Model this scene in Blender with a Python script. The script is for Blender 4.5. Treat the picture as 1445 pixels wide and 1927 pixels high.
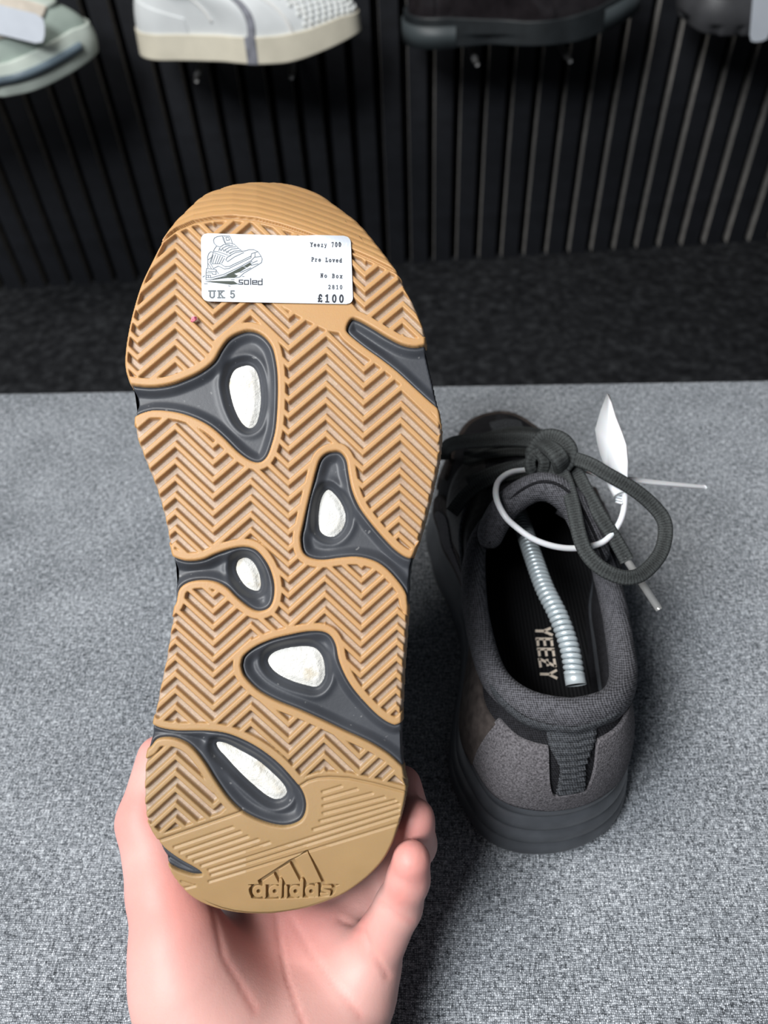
import bpy, math, random
import numpy as np
from math import sin, cos, pi, radians, sqrt
from mathutils import Vector, Matrix
random.seed(4); rng = np.random.default_rng(4)
for o in list(bpy.data.objects): bpy.data.objects.remove(o)
COL = bpy.context.scene.collection
SC = bpy.context.scene

# ------------------------------------------------------------------ camera
FPX = 1448.0; TH = radians(47.4); RO = radians(3.7); CAMH = .387
CAM = np.array([0, 0, CAMH])
FW = np.array([0, cos(TH), -sin(TH)]); _U0 = np.array([0, sin(TH), cos(TH)]); _R0 = np.array([1., 0, 0])
RT = cos(RO)*_R0 - sin(RO)*_U0; UP = cos(RO)*_U0 + sin(RO)*_R0
cam = bpy.data.cameras.new('camera'); camo = bpy.data.objects.new('camera', cam); COL.objects.link(camo)
cam.sensor_fit = 'VERTICAL'; cam.sensor_height = 34.6; cam.sensor_width = 25.95; cam.lens = 26.0
cam.clip_start = .01; cam.clip_end = 30
camo.matrix_world = Matrix(((RT[0], UP[0], -FW[0], 0), (RT[1], UP[1], -FW[1], 0), (RT[2], UP[2], -FW[2], CAMH), (0, 0, 0, 1)))
cam.dof.use_dof = True; cam.dof.focus_distance = .305; cam.dof.aperture_fstop = 9.0
SC.camera = camo

# ------------------------------------------------------------------ light and exposure
W = bpy.data.worlds.new('world'); SC.world = W; W.use_nodes = True
W.node_tree.nodes['Background'].inputs[0].default_value = (.80, .88, 1.0, 1)
W.node_tree.nodes['Background'].inputs[1].default_value = .07
def area(name, loc, target, size, power, col=(1, 1, 1)):
    l = bpy.data.lights.new(name, 'AREA'); l.shape = 'RECTANGLE'; l.size, l.size_y = size; l.energy = power; l.color = col
    o = bpy.data.objects.new(name, l); COL.objects.link(o); o.location = loc
    o.rotation_euler = (Vector(target)-Vector(loc)).to_track_quat('-Z', 'Y').to_euler(); return o
area('window_light', (-.80, -.52, 1.44), (0, .25, .1), (.6, .6), 33, (.96, .98, 1.0))
area('added_fill_light', (-.95, .30, 1.95), (0, .5, 0), (.7, .7), 26, (1.0, .97, .93))  # added fill from an unseen source, brightens the wall display
SC.view_settings.view_transform = 'Standard'; SC.view_settings.look = 'None'
SC.view_settings.exposure = 0.3; SC.view_settings.gamma = 1.0; SC.view_settings.use_curve_mapping = False

# ------------------------------------------------------------------ geometry helpers
def ray(x, y):
    x = np.asarray(x, float); y = np.asarray(y, float)
    return FW + np.multiply.outer((x-722.5)/FPX, RT) - np.multiply.outer((y-963.5)/FPX, UP)
def atz(x, y, z):
    d = ray(x, y); return CAM + d*((z-CAMH)/d[2])
def aty(x, y, Y):
    d = ray(x, y); return CAM + d*(Y/d[1])
def atd(x, y, dep): return CAM + ray(x, y)*dep
def catmull(P, n, closed=True):
    P = np.asarray(P, float); m = len(P); k = np.linspace(0, m if closed else m-1, n, endpoint=not closed)
    i = np.floor(k).astype(int)
    if not closed: i = np.minimum(i, m-2)
    t = (k-i)[:, None]
    g = (lambda j: P[j % m]) if closed else (lambda j: P[np.clip(j, 0, m-1)])
    a, b, c, d = g(i-1), g(i), g(i+1), g(i+2)
    return .5*((2*b)+(-a+c)*t+(2*a-5*b+4*c-d)*t*t+(-a+3*b-3*c+d)*t**3)
def resample(P, n, closed=False):
    P = np.asarray(P, float)
    if closed: P = np.vstack([P, P[:1]])
    s = np.r_[0, np.cumsum(np.linalg.norm(np.diff(P, axis=0), axis=1))]
    q = np.linspace(0, s[-1], n+1)[:-1] if closed else np.linspace(0, s[-1], n)
    return np.stack([np.interp(q, s, P[:, k]) for k in range(P.shape[1])], 1)
def smooth(P, n, closed=False): return resample(catmull(P, n*4, closed), n, closed)
def sstep(a, b, x):
    t = np.clip((x-a)/(b-a), 0, 1); return t*t*(3-2*t)
def sdf(P, poly):
    """signed distance to a polygon, positive inside; P (N,2)"""
    P = np.asarray(P, np.float32); poly = np.asarray(poly, np.float32)
    d2 = np.full(len(P), 1e12, np.float32); ins = np.zeros(len(P), bool); x, y = P[:, 0], P[:, 1]
    for a, b in zip(poly, np.roll(poly, -1, 0)):
        e = b-a; L = e@e
        if L < 1e-9: continue
        wx, wy = x-a[0], y-a[1]; t = np.clip((wx*e[0]+wy*e[1])/L, 0, 1)
        d2 = np.minimum(d2, (wx-e[0]*t)**2+(wy-e[1]*t)**2)
        if a[1] != b[1]:
            c = (a[1] > y) != (b[1] > y); ins ^= c & (x < e[0]*(y-a[1])/e[1]+a[0])
    d = np.sqrt(d2); return np.where(ins, d, -d)
def segd(P, a, b):
    a = np.asarray(a, float); b = np.asarray(b, float); e = b-a
    t = np.clip(((P-a)@e)/(e@e+1e-12), 0, 1); return np.linalg.norm(P-a-t[:, None]*e, axis=1)
class Thing: pass
def link(o, parent=None):
    COL.objects.link(o); o.parent = parent; return o
def obj(name, V, Fs, mat, parent=None, smooth_=True, uv=None, attr=None, flip=False):
    me = bpy.data.meshes.new(name); V = np.asarray(V, float)
    if isinstance(Fs, np.ndarray):
        n, k = Fs.shape
        if flip: Fs = Fs[:, ::-1]
        me.vertices.add(len(V)); me.vertices.foreach_set('co', V.astype(np.float32).ravel())
        me.loops.add(n*k); me.loops.foreach_set('vertex_index', np.ascontiguousarray(Fs, np.int32).ravel())
        me.polygons.add(n); me.polygons.foreach_set('loop_start', np.arange(0, n*k, k, dtype=np.int32))
        me.update(calc_edges=True); me.validate()
    else:
        if flip: Fs = [f[::-1] for f in Fs]
        me.from_pydata(V.tolist(), [], [list(map(int, f)) for f in Fs]); me.update()
    if smooth_: me.polygons.foreach_set('use_smooth', [True]*len(me.polygons))
    if uv is not None:
        u = me.uv_layers.new(name='UVMap'); li = np.zeros(len(me.loops), np.int32); me.loops.foreach_get('vertex_index', li)
        u.data.foreach_set('uv', np.asarray(uv, np.float32)[li].ravel())
    if attr:
        for k_, a in attr.items():
            A = me.attributes.new(k_, 'FLOAT', 'POINT'); A.data.foreach_set('value', np.asarray(a, np.float32))
    for m in (mat if isinstance(mat, (list, tuple)) else [mat]): me.materials.append(m)
    return link(bpy.data.objects.new(name, me), parent)
def tag(o, label=None, cat=None, group=None, kind=None):
    for k_, v in (('label', label), ('category', cat), ('group', group), ('kind', kind)):
        if v: o[k_] = v
    return o
def empty(name, loc=(0, 0, 0), mat4=None):
    o = bpy.data.objects.new(name, None); o.empty_display_size = .02; COL.objects.link(o)
    if mat4 is not None: o.matrix_world = mat4
    else: o.location = loc
    return o
def gridfaces(nr, nc, wrapc=False, wrapr=False):
    r = np.arange(nr if wrapr else nr-1); c = np.arange(nc if wrapc else nc-1)
    R_, C_ = np.meshgrid(r, c, indexing='ij'); r2 = (R_+1) % nr; c2 = (C_+1) % nc
    return np.stack([R_*nc+C_, R_*nc+c2, r2*nc+c2, r2*nc+C_], -1).reshape(-1, 4)
def join(parts):
    V = []; Fq = []; n = 0
    for v, f in parts:
        V.append(np.asarray(v, float)); Fq += [[i+n for i in q] for q in (f.tolist() if isinstance(f, np.ndarray) else f)]; n += len(v)
    return np.vstack(V), Fq
def boxm(c, s, rot=None):
    v = np.array([[x, y, z] for x in (-.5, .5) for y in (-.5, .5) for z in (-.5, .5)])*np.array(s)
    if rot is not None: v = v@np.asarray(rot).T
    return v+np.array(c), [[0, 1, 3, 2], [4, 6, 7, 5], [0, 4, 5, 1], [2, 3, 7, 6], [0, 2, 6, 4], [1, 5, 7, 3]]
def sweep(P, rad, up=(0, 0, 1), seg=12, cap=True, prof=None, closed=False, twist=None):
    """tube along P; rad scalar / (N,) / (N,2): half sizes along side and up vector"""
    P = np.asarray(P, float); n = len(P)
    T = np.roll(P, -1, 0)-np.roll(P, 1, 0) if closed else np.gradient(P, axis=0)
    T /= np.linalg.norm(T, axis=1)[:, None]+1e-12
    up = np.asarray(up, float); up = np.tile(up, (n, 1)) if up.ndim == 1 else up
    S = np.cross(T, up); S /= np.linalg.norm(S, axis=1)[:, None]+1e-12; Un = np.cross(S, T)
    r = np.asarray(rad, float); r = np.full((n, 2), r) if r.ndim == 0 else (np.stack([r, r], 1) if r.ndim == 1 else r)
    a = np.linspace(0, 2*pi, seg, endpoint=False)
    pr = np.stack([np.cos(a), np.sin(a)], 1) if prof is None else np.asarray(prof); seg = len(pr)
    V = P[:, None]+S[:, None]*(pr[None, :, :1]*r[:, None, :1])+Un[:, None]*(pr[None, :, 1:]*r[:, None, 1:])
    L = np.r_[0, np.cumsum(np.linalg.norm(np.diff(P, axis=0), axis=1))]
    uv = np.stack([np.repeat(L, seg), np.tile(np.arange(seg)/seg, n)], 1)
    f = gridfaces(n, seg, True, closed).tolist(); V = V.reshape(-1, 3)
    if cap and not closed: f += [list(range(seg)), list(range((n-1)*seg, n*seg))[::-1]]
    return V, [q[::-1] for q in f], uv
SUPER = [(math.copysign(abs(cos(t))**.6, cos(t)), math.copysign(abs(sin(t))**.6, sin(t))) for t in np.linspace(0, 2*pi, 16, endpoint=False)]
def surface_nets(D, org, h):
    """zero surface of grid D (negative inside)"""
    s = D < 0; nx, ny, nz = D.shape
    acc = np.zeros((nx-1, ny-1, nz-1, 3)); cnt = np.zeros((nx-1, ny-1, nz-1))
    cs = [(i, j, k) for i in (0, 1) for j in (0, 1) for k in (0, 1)]
    g = lambda A, c: A[c[0]:nx-1+c[0], c[1]:ny-1+c[1], c[2]:nz-1+c[2]]
    for a in cs:
        for ax in range(3):
            if a[ax] == 0:
                b = list(a); b[ax] = 1; da, db = g(D, a), g(D, b); m = (da < 0) != (db < 0)
                t = np.where(m, da/(da-db+1e-30), 0)
                for q in range(3): acc[..., q] += np.where(m, a[q]+(t if q == ax else 0), 0)
                cnt += m
    act = cnt > 0; idx = -np.ones(act.shape, int); idx[act] = np.arange(act.sum())
    ijk = np.argwhere(act); V = np.asarray(org)+h*(ijk+acc[act]/cnt[act][:, None]); F_ = []
    for ax in range(3):
        o1, o2 = [(1, 2), (2, 0), (0, 1)][ax]
        sl0 = [slice(1, -1)]*3; sl0[ax] = slice(0, -1); sl1 = list(sl0); sl1[ax] = slice(1, None)
        s0, s1 = s[tuple(sl0)], s[tuple(sl1)]
        e = np.argwhere(s0 != s1)
        if not len(e): continue
        sgn = s0[tuple(e.T)]; base = e.copy(); base[:, o1] += 1; base[:, o2] += 1
        def cell(d1, d2):
            q = base.copy(); q[:, o1] += d1; q[:, o2] += d2; return idx[tuple(q.T)]
        a, b, c, d = cell(-1, -1), cell(0, -1), cell(0, 0), cell(-1, 0)
        F_.append(np.where(sgn[:, None], np.stack([a, b, c, d], 1), np.stack([d, c, b, a], 1)))
    return V, np.vstack(F_)
def roundcone(P, a, b, r1, r2):
    a = np.asarray(a, float); b = np.asarray(b, float); e = b-a
    t = np.clip(((P-a)@e)/(e@e+1e-12), 0, 1)
    return np.linalg.norm(P-a-t[:, None]*e, axis=1)-(r1+(r2-r1)*t)
def smin(a, b, k):
    h = np.clip(.5+.5*(b-a)/k, 0, 1); return b*(1-h)+a*h-k*h*(1-h)

# ------------------------------------------------------------------ materials
class NT:
    def __init__(s, name, rough=.6, spec=.4, base=(.5, .5, .5)):
        s.m = bpy.data.materials.new(name); s.m.use_nodes = True; s.t = s.m.node_tree; s.b = s.t.nodes['Principled BSDF']
        s.b.inputs['Roughness'].default_value = rough; s.b.inputs['Specular IOR Level'].default_value = spec
        s.b.inputs['Base Color'].default_value = (*base, 1)
    def n(s, ty, **kw):
        nd = s.t.nodes.new(ty)
        for k_, v in kw.items():
            if k_ in nd.inputs: nd.inputs[k_].default_value = v
            else: setattr(nd, k_, v)
        return nd
    def l(s, a, b): s.t.links.new(a, b)
    def set(s, **kw):
        for k_, v in kw.items(): s.b.inputs[k_.replace('_', ' ')].default_value = v
        return s
    def coord(s, kind='Object', scale=(1, 1, 1), rot=(0, 0, 0)):
        tc = s.n('ShaderNodeTexCoord'); mp = s.n('ShaderNodeMapping'); mp.inputs['Scale'].default_value = scale; mp.inputs['Rotation'].default_value = rot
        s.l(tc.outputs[kind], mp.inputs['Vector']); return mp.outputs[0]
    def noise(s, vec, scale=5, detail=2, rough=.5):
        nd = s.n('ShaderNodeTexNoise'); nd.inputs['Scale'].default_value = scale; nd.inputs['Detail'].default_value = detail; nd.inputs['Roughness'].default_value = rough
        s.l(vec, nd.inputs['Vector']); return nd.outputs['Fac']
    def ramp(s, fac, stops):
        r = s.n('ShaderNodeValToRGB'); el = r.color_ramp.elements
        while len(el) < len(stops): el.new(.5)
        for e, (p, c) in zip(el, stops): e.position = p; e.color = (*c, 1)
        s.l(fac, r.inputs[0]); return r.outputs[0]
    def math(s, op, a, b=None, c=None):
        nd = s.n('ShaderNodeMath', operation=op)
        for i, v in enumerate((a, b, c)):
            if v is None: continue
            if isinstance(v, (int, float)): nd.inputs[i].default_value = v
            else: s.l(v, nd.inputs[i])
        return nd.outputs[0]
    def mix(s, fac, a, b):
        nd = s.n('ShaderNodeMix', data_type='RGBA')
        for sock, v in ((nd.inputs[0], fac), (nd.inputs[6], a), (nd.inputs[7], b)):
            if isinstance(v, (int, float)): sock.default_value = v
            elif isinstance(v, tuple): sock.default_value = (*v, 1)
            else: s.l(v, sock)
        return nd.outputs[2]
    def attr(s, name): return s.n('ShaderNodeAttribute', attribute_name=name).outputs['Fac']
    def col(s, c): s.l(c, s.b.inputs['Base Color']); return s
    def bump(s, h, strength=.3, dist=.001):
        b = s.n('ShaderNodeBump'); b.inputs['Strength'].default_value = strength; b.inputs['Distance'].default_value = dist
        s.l(h, b.inputs['Height']); s.l(b.outputs[0], s.b.inputs['Normal']); return s
def plain(name, base, rough=.6, spec=.4, ns=0, amp=.25, bump=0, bs=400):
    m = NT(name, rough, spec, base)
    if ns:
        v = m.coord(); f = m.noise(v, ns, 3)
        lo = tuple(c*(1-amp) for c in base); hi = tuple(min(1, c*(1+amp)) for c in base)
        m.col(m.ramp(f, [(.3, lo), (.7, hi)]))
    if bump:
        v = m.coord(); m.bump(m.noise(v, bs, 3), bump, .0006)
    return m.m
M = {}
# heathered grey upholstery: woven threads of mixed greys
m = NT('bench_fabric', .92, .15)
v = m.coord(); K = 2*pi/.00165
sx = m.n('ShaderNodeSeparateXYZ'); m.l(v, sx.inputs[0])
wob = m.noise(v, 260, 2)
ax_ = m.math('ADD', m.math('MULTIPLY', sx.outputs[0], K), m.math('MULTIPLY', wob, 5.0))
ay_ = m.math('ADD', m.math('MULTIPLY', sx.outputs[1], K*.92), m.math('MULTIPLY', wob, 5.0))
wx = m.math('SINE', ax_); wy = m.math('SINE', ay_)
chk = m.math('MULTIPLY', wx, wy)
sel = m.math('GREATER_THAN', chk, 0.0)
n1 = m.noise(m.coord(scale=(260, 950, 500)), 1, 2, .7); n2 = m.noise(m.coord(scale=(950, 260, 500)), 1, 2, .7)
th = m.math('ADD', m.math('MULTIPLY', n1, sel), m.math('MULTIPLY', n2, m.math('SUBTRACT', 1.0, sel)))
gap = m.math('ABSOLUTE', chk)
val = m.math('ADD', m.math('MULTIPLY', th, .92), m.math('MULTIPLY', gap, .16))
big = m.noise(v, 26, 3)
val = m.math('ADD', val, m.math('MULTIPLY', m.math('SUBTRACT', big, .5), .10))
m.col(m.ramp(val, [(.34, (.014, .0155, .018)), (.48, (.118, .130, .145)), (.60, (.325, .348, .375)), (.76, (.72, .75, .79))]))
m.bump(val, .9, .0006); M['fabric'] = m.m
m = NT('carpet', 1, .05); v = m.coord(); f_ = m.noise(v, 55, 5, .7)
m.col(m.ramp(f_, [(.3, (.006, .0064, .0072)), (.52, (.018, .019, .021)), (.75, (.05, .053, .057))])); m.bump(f_, 1, .006); M['carpet'] = m.m
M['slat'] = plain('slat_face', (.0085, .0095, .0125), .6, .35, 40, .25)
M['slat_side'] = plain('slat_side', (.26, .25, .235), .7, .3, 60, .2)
M['felt'] = plain('felt', (.003, .003, .0035), 1, .05)
# gum rubber: ribs and dusty groove floors
m = NT('gum_rubber', .48, .38); v = m.coord(); d_ = m.attr('dust'); nz = m.noise(v, 90, 3); fine = m.noise(v, 1500, 2); heel_shade = m.attr('heel')
gum = m.mix(heel_shade, (.425, .238, .098), (.285, .185, .084))  # lighting gradient painted into the rubber: toe brighter, heel dimmer
gum = m.mix(m.math('MULTIPLY', nz, .35), gum, (.46, .29, .14))
dustc = m.ramp(m.math('ADD', m.math('MULTIPLY', nz, .5), m.math('MULTIPLY', fine, .5)), [(.3, (.29, .205, .150)), (.7, (.43, .335, .255))])
m.col(m.mix(m.math('MULTIPLY', d_, .85), gum, dustc)); m.bump(fine, .12, .0004)
m.b.inputs['Subsurface Weight'].default_value = .25; m.b.inputs['Subsurface Radius'].default_value = (1, .45, .12); m.b.inputs['Subsurface Scale'].default_value = .0022
M['gum'] = m.m
m = NT('grey_foam', .46, .42); v = m.coord(); f_ = m.noise(v, 60, 4); f2 = m.noise(v, 900, 2)
sp = m.ramp(m.noise(v, 420, 1), [(.74, (0, 0, 0)), (.80, (1, 1, 1))])
m.col(m.mix(m.math('MULTIPLY', sp, .35), m.ramp(f_, [(.3, (.030, .033, .040)), (.7, (.048, .052, .061))]), (.3, .3, .3))); m.bump(f2, .1, .0003); M['foam'] = m.m
m = NT('white_foam', .55, .4, (.8, .8, .78)); v = m.coord(); f_ = m.noise(v, 420, 4, .7); f2 = m.noise(v, 130, 3)
m.col(m.ramp(f2, [(.28, (.46, .41, .32)), (.42, (.60, .59, .55)), (.7, (.65, .65, .63))])); m.bump(f_, .8, .0008); M['pod'] = m.m
M['midsole'] = plain('black_midsole', (.055, .060, .068), .36, .42, 80, .2, .08, 900)
def knit(name, base, k=1000, rough=.9, amp=.55):
    m = NT(name, rough, .2); v = m.coord(); s_ = m.n('ShaderNodeSeparateXYZ'); m.l(v, s_.inputs[0])
    a = m.math('ADD', s_.outputs[0], m.math('MULTIPLY', s_.outputs[2], .6)); b = m.math('ADD', s_.outputs[1], m.math('MULTIPLY', s_.outputs[2], .8))
    w_ = m.math('MULTIPLY', m.math('SINE', m.math('MULTIPLY', m.math('ADD', a, b), k*2.6)), m.math('SINE', m.math('MULTIPLY', m.math('SUBTRACT', a, b), k*2.6)))
    nz = m.noise(v, 700, 3); f = m.math('ADD', m.math('MULTIPLY', w_, .28), nz)
    m.col(m.ramp(f, [(.25, tuple(c*(1-amp) for c in base)), (.8, tuple(c*(1+amp*1.6) for c in base))])); m.bump(f, .8, .0006); return m.m
M['knit'] = knit('collar_knit', (.068, .068, .076)); M['mesh'] = knit('dark_mesh', (.010, .010, .012)); M['webbing'] = knit('webbing', (.04, .043, .048), 1000)
M['lining'] = knit('lining', (.016, .016, .019))
M['suede'] = plain('suede', (.099, .094, .101), .97, .12, 1100, .55, .7, 1300)
M['leather'] = plain('dark_leather', (.026, .025, .026), .62, .3, 300, .4, .3, 900)
M['nubuck'] = plain('nubuck', (.046, .038, .035), .9, .15, 200, .4, .4, 900)
def lace_mat(name, base):
    m = NT(name, .85, .25); tc = m.n('ShaderNodeTexCoord'); s_ = m.n('ShaderNodeSeparateXYZ'); m.l(tc.outputs['UV'], s_.inputs[0])
    a = m.math('MULTIPLY', s_.outputs[0], 2*pi/.0030); b = m.math('MULTIPLY', s_.outputs[1], 2*pi*3)
    w_ = m.math('MULTIPLY', m.math('SINE', m.math('ADD', a, b)), m.math('SINE', m.math('SUBTRACT', a, b)))
    f = m.math('ADD', m.math('MULTIPLY', w_, .2), m.noise(m.coord(), 1300, 3, .7))
    m.col(m.ramp(f, [(.2, tuple(c*.35 for c in base)), (.85, tuple(c*2.1 for c in base))])); m.bump(f, .6, .0006); return m.m
M['lace'] = lace_mat('lace', (.030, .033, .033))
m = NT('insole', .8, .2); v = m.coord(); s_ = m.n('ShaderNodeSeparateXYZ'); m.l(v, s_.inputs[0]); w_ = m.math('SINE', m.math('MULTIPLY', s_.outputs[0], 2*pi/.0021))
m.col(m.ramp(m.math('ADD', m.math('MULTIPLY', w_, .35), .5), [(.2, (.006, .0062, .0072)), (.8, (.013, .0132, .0145))])); m.bump(w_, .5, .0005); M['insole'] = m.m
M['print'] = plain('insole_print', (.80, .69, .57), .8, .2)
m = NT('spring_steel', .34, .6, (.60, .67, .70)); m.set(Metallic=.45); M['steel'] = m.m
m = NT('clear_plastic', .15, .6, (.45, .45, .44)); m.set(Metallic=.55); M['aglet'] = m.m
m = NT('white_plastic', .35, .45, (.66, .67, .69)); m.set(Subsurface_Weight=.2, Subsurface_Scale=.003); M['plastic'] = m.m
M['paper'] = plain('label_paper', (.55, .59, .65), .45, .35, 60, .03)
M['ink'] = plain('ink', (.035, .038, .045), .7, .2); M['ink_light'] = plain('ink_grey', (.14, .155, .165), .7, .2); M['ink_olive'] = plain('ink_olive', (.06, .07, .06), .7, .2)
m = NT('skin', .5, .35); v = m.coord(); rd = m.attr('red'); n_ = m.noise(v, 55, 4); n2_ = m.noise(v, 1400, 3); n3 = m.noise(m.coord(scale=(1, 1, .45)), 420, 3)
c_ = m.mix(m.math('MULTIPLY', n_, .55), (.635, .385, .345), (.575, .275, .245)); c_ = m.mix(rd, c_, (.64, .19, .165)); m.col(c_)
m.bump(m.math('ADD', m.math('MULTIPLY', n3, .6), m.math('MULTIPLY', n2_, .4)), .22, .0006)
m.set(Subsurface_Weight=.35, Subsurface_Scale=.004); m.b.inputs['Subsurface Radius'].default_value = (1, .35, .2); M['skin'] = m.m
M['pink'] = plain('pink_crumb', (.55, .13, .19), .4, .4, 900, .6)

# ------------------------------------------------------------------ room
FLOOR = -.36; WY = 1.312
fl = obj('floor', *boxm((0, 1.0, FLOOR-.025), (5, 5, .05)), M['carpet'], smooth_=False); tag(fl, 'dark charcoal carpet between the bench and the slatted wall', None, kind='structure')
wall = obj('wall_back', *boxm((0, WY+.05, 1.0+FLOOR), (5, .06, 2.4)), M['felt'], smooth_=False)
tag(wall, 'black wall clad in narrow upright wooden slats', None, kind='structure'); wall.rotation_euler = (0, 0, 0)
PITCH = .0421; sv, sf = boxm((0, 0, 0), (.0290, .021, 2.2)); sme = None
bm_v = sv
for i in range(-26, 27):
    if sme is None:
        s0 = obj('slat', sv, sf, [M['slat'], M['slat_side']], wall, smooth_=False); sme = s0.data
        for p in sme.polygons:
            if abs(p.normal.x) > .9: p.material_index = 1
    else: s0 = link(bpy.data.objects.new('slat', sme), wall)
    s0.location = (i*PITCH+.012, WY+.0105, FLOOR+1.1)

# ------------------------------------------------------------------ bench
eL, eR = atz(0, 735, 0), atz(1445, 710, 0)
d_ = (eR-eL)[:2]; d_ /= np.linalg.norm(d_); nrm = np.array([-d_[1], d_[0]])
bq = empty('upholstered_bench', (0, 0, FLOOR)); tag(bq, 'grey heathered fabric bench the shoe stands on', 'bench')
ang = math.atan2(d_[1], d_[0]); bq.rotation_euler = (0, 0, ang)
org2 = eL[:2]; off = org2@nrm                       # back edge line: n.p = off
r = .007; prof = [(off-.75, -.13)] + [(off-.75+.012*(1-cos(t)), -.012+.012*sin(t)) for t in np.linspace(0, pi/2, 5)] + \
    [(off-r+r*sin(t), -r+r*cos(t)) for t in np.linspace(0, pi/2, 7)] + [(off, -.13)]
prof = np.array(prof); xs = np.linspace(-.9, .9, 3)
V = np.array([[x, a, b-FLOOR] for x in xs for a, b in prof]); n = len(prof)
Fq = gridfaces(3, n, True).tolist() + [list(range(n)), list(range(2*n, 3*n))[::-1]]
obj('cushion', V, [q[::-1] for q in Fq], M['fabric'], bq)
Vb, Fb = boxm((0, off-.375, .115), (1.76, .72, .23)); obj('bench_base', Vb, Fb, M['fabric'], bq, smooth_=False)

# ------------------------------------------------------------------ held shoe: sole traced in image units, laid onto the real sole surface
HA, HB = atd(529, 1720, .277), atd(492, 343, .303)
VH = (HB-HA)/np.linalg.norm(HB-HA); UH = RT-(RT@VH)*VH; UH /= np.linalg.norm(UH); WH = np.cross(UH, VH); SL = np.linalg.norm(HB-HA)
K1 = .45673; K2 = .44291
c1 = lambda L: [(200+x*K1, 320+y*K1) for x, y in L]
c2 = lambda L: [(220+x*K2, 820+y*K2) for x, y in L]
c3 = lambda L: [(200+x*K1, 1330+y*K1) for x, y in L]
OUT = [(492, 342), (447, 345), (405, 357), (378, 370), (351, 395), (328, 418), (311, 441), (304, 452), (291, 478), (268, 525), (255, 562), (243, 608), (235, 655), (234, 690), (241, 717), (252, 750), (251, 780), (252, 813), (264, 850), (284, 900), (293, 925), (306, 971), (315, 1015), (322, 1045), (327, 1068), (327, 1100), (326, 1135), (319, 1178), (309, 1241), (297, 1298), (288, 1346), (283, 1372), (279, 1395), (273, 1420), (268, 1462), (268, 1508), (271, 1536), (280, 1558), (294, 1585), (307, 1613), (316, 1636), (332, 1663), (360, 1691), (396, 1709), (442, 1720), (492, 1723), (529, 1720), (579, 1711), (625, 1695), (657, 1679), (693, 1652), (721, 1622), (739, 1590), (750, 1558), (759, 1526), (765, 1494), (766, 1476), (761, 1455), (758, 1421), (757, 1380), (757, 1350), (759, 1307), (761, 1263), (765, 1210), (768, 1165), (770, 1130), (772, 1090), (776, 1055), (784, 1032), (796, 997), (809, 948), (818, 909), (827, 869), (831, 840), (832, 813), (829, 783), (823, 752), (816, 718), (808, 684), (802, 655), (801, 632), (794, 603), (780, 571), (766, 544), (755, 523), (741, 502), (711, 462), (675, 420), (638, 391), (602, 366), (565, 351), (529, 344)]
OUTP = catmull(OUT, 520)
WIN = [c1([(40, 868), (90, 881), (180, 890), (260, 880), (330, 855), (390, 825), (440, 785), (470, 735), (500, 695), (540, 670), (590, 658), (640, 675), (680, 720), (697, 780), (705, 850), (705, 950), (697, 1060), (680, 1130), (660, 1180), (630, 1203), (590, 1195), (540, 1160), (480, 1100), (420, 1050), (350, 1015), (280, 995), (200, 988), (150, 998), (110, 1016), (40, 1040)]),
       c1([(990, 645), (997, 672), (1060, 725), (1130, 775), (1200, 830), (1270, 895), (1330, 950), (1372, 985), (1440, 1040), (1440, 690), (1315, 718), (1270, 725), (1220, 715), (1160, 685), (1100, 648), (1040, 615), (1010, 611)]),
       c2([(925, 64), (890, 73), (862, 100), (845, 150), (830, 210), (810, 290), (790, 380), (780, 430), (785, 480), (802, 508), (835, 523), (880, 527), (950, 518), (1020, 514), (1090, 530), (1140, 560), (1190, 612), (1228, 668), (1246, 730), (1340, 760), (1340, 470), (1275, 505), (1240, 519), (1190, 490), (1140, 440), (1080, 370), (1030, 300), (1000, 230), (985, 160), (975, 102), (952, 70)]),
       c2([(170, 480), (225, 508), (290, 530), (360, 525), (420, 500), (480, 480), (540, 471), (590, 485), (630, 530), (655, 580), (668, 640), (662, 700), (640, 735), (600, 746), (560, 730), (510, 690), (470, 650), (420, 622), (360, 614), (300, 624), (262, 655), (243, 720), (170, 730)]),
       c2([(527, 965), (540, 933), (590, 895), (660, 865), (740, 845), (810, 832), (870, 832), (907, 850), (930, 890), (942, 950), (965, 1010), (1000, 1070), (1050, 1130), (1110, 1190), (1165, 1225), (1205, 1222), (1320, 1150), (1320, 1460), (1235, 1425), (1160, 1360), (1090, 1315), (1030, 1285), (970, 1258), (880, 1215), (780, 1170), (680, 1130), (600, 1085), (545, 1030), (528, 992)]),
       c3([(120, 40), (185, 72), (230, 90), (300, 100), (400, 100), (490, 110), (570, 140), (640, 180), (710, 235), (770, 300), (807, 350), (822, 402), (815, 450), (790, 480), (740, 496), (680, 490), (610, 465), (550, 430), (500, 380), (450, 310), (400, 230), (350, 170), (300, 140), (250, 130), (205, 138), (170, 175), (110, 180)]),
       c3([(150, 510), (207, 550), (242, 588), (300, 630), (360, 664), (389, 684), (388, 697), (350, 696), (295, 678), (248, 655), (180, 640)])]
WINP = [catmull(w, 110) for w in WIN]
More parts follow.
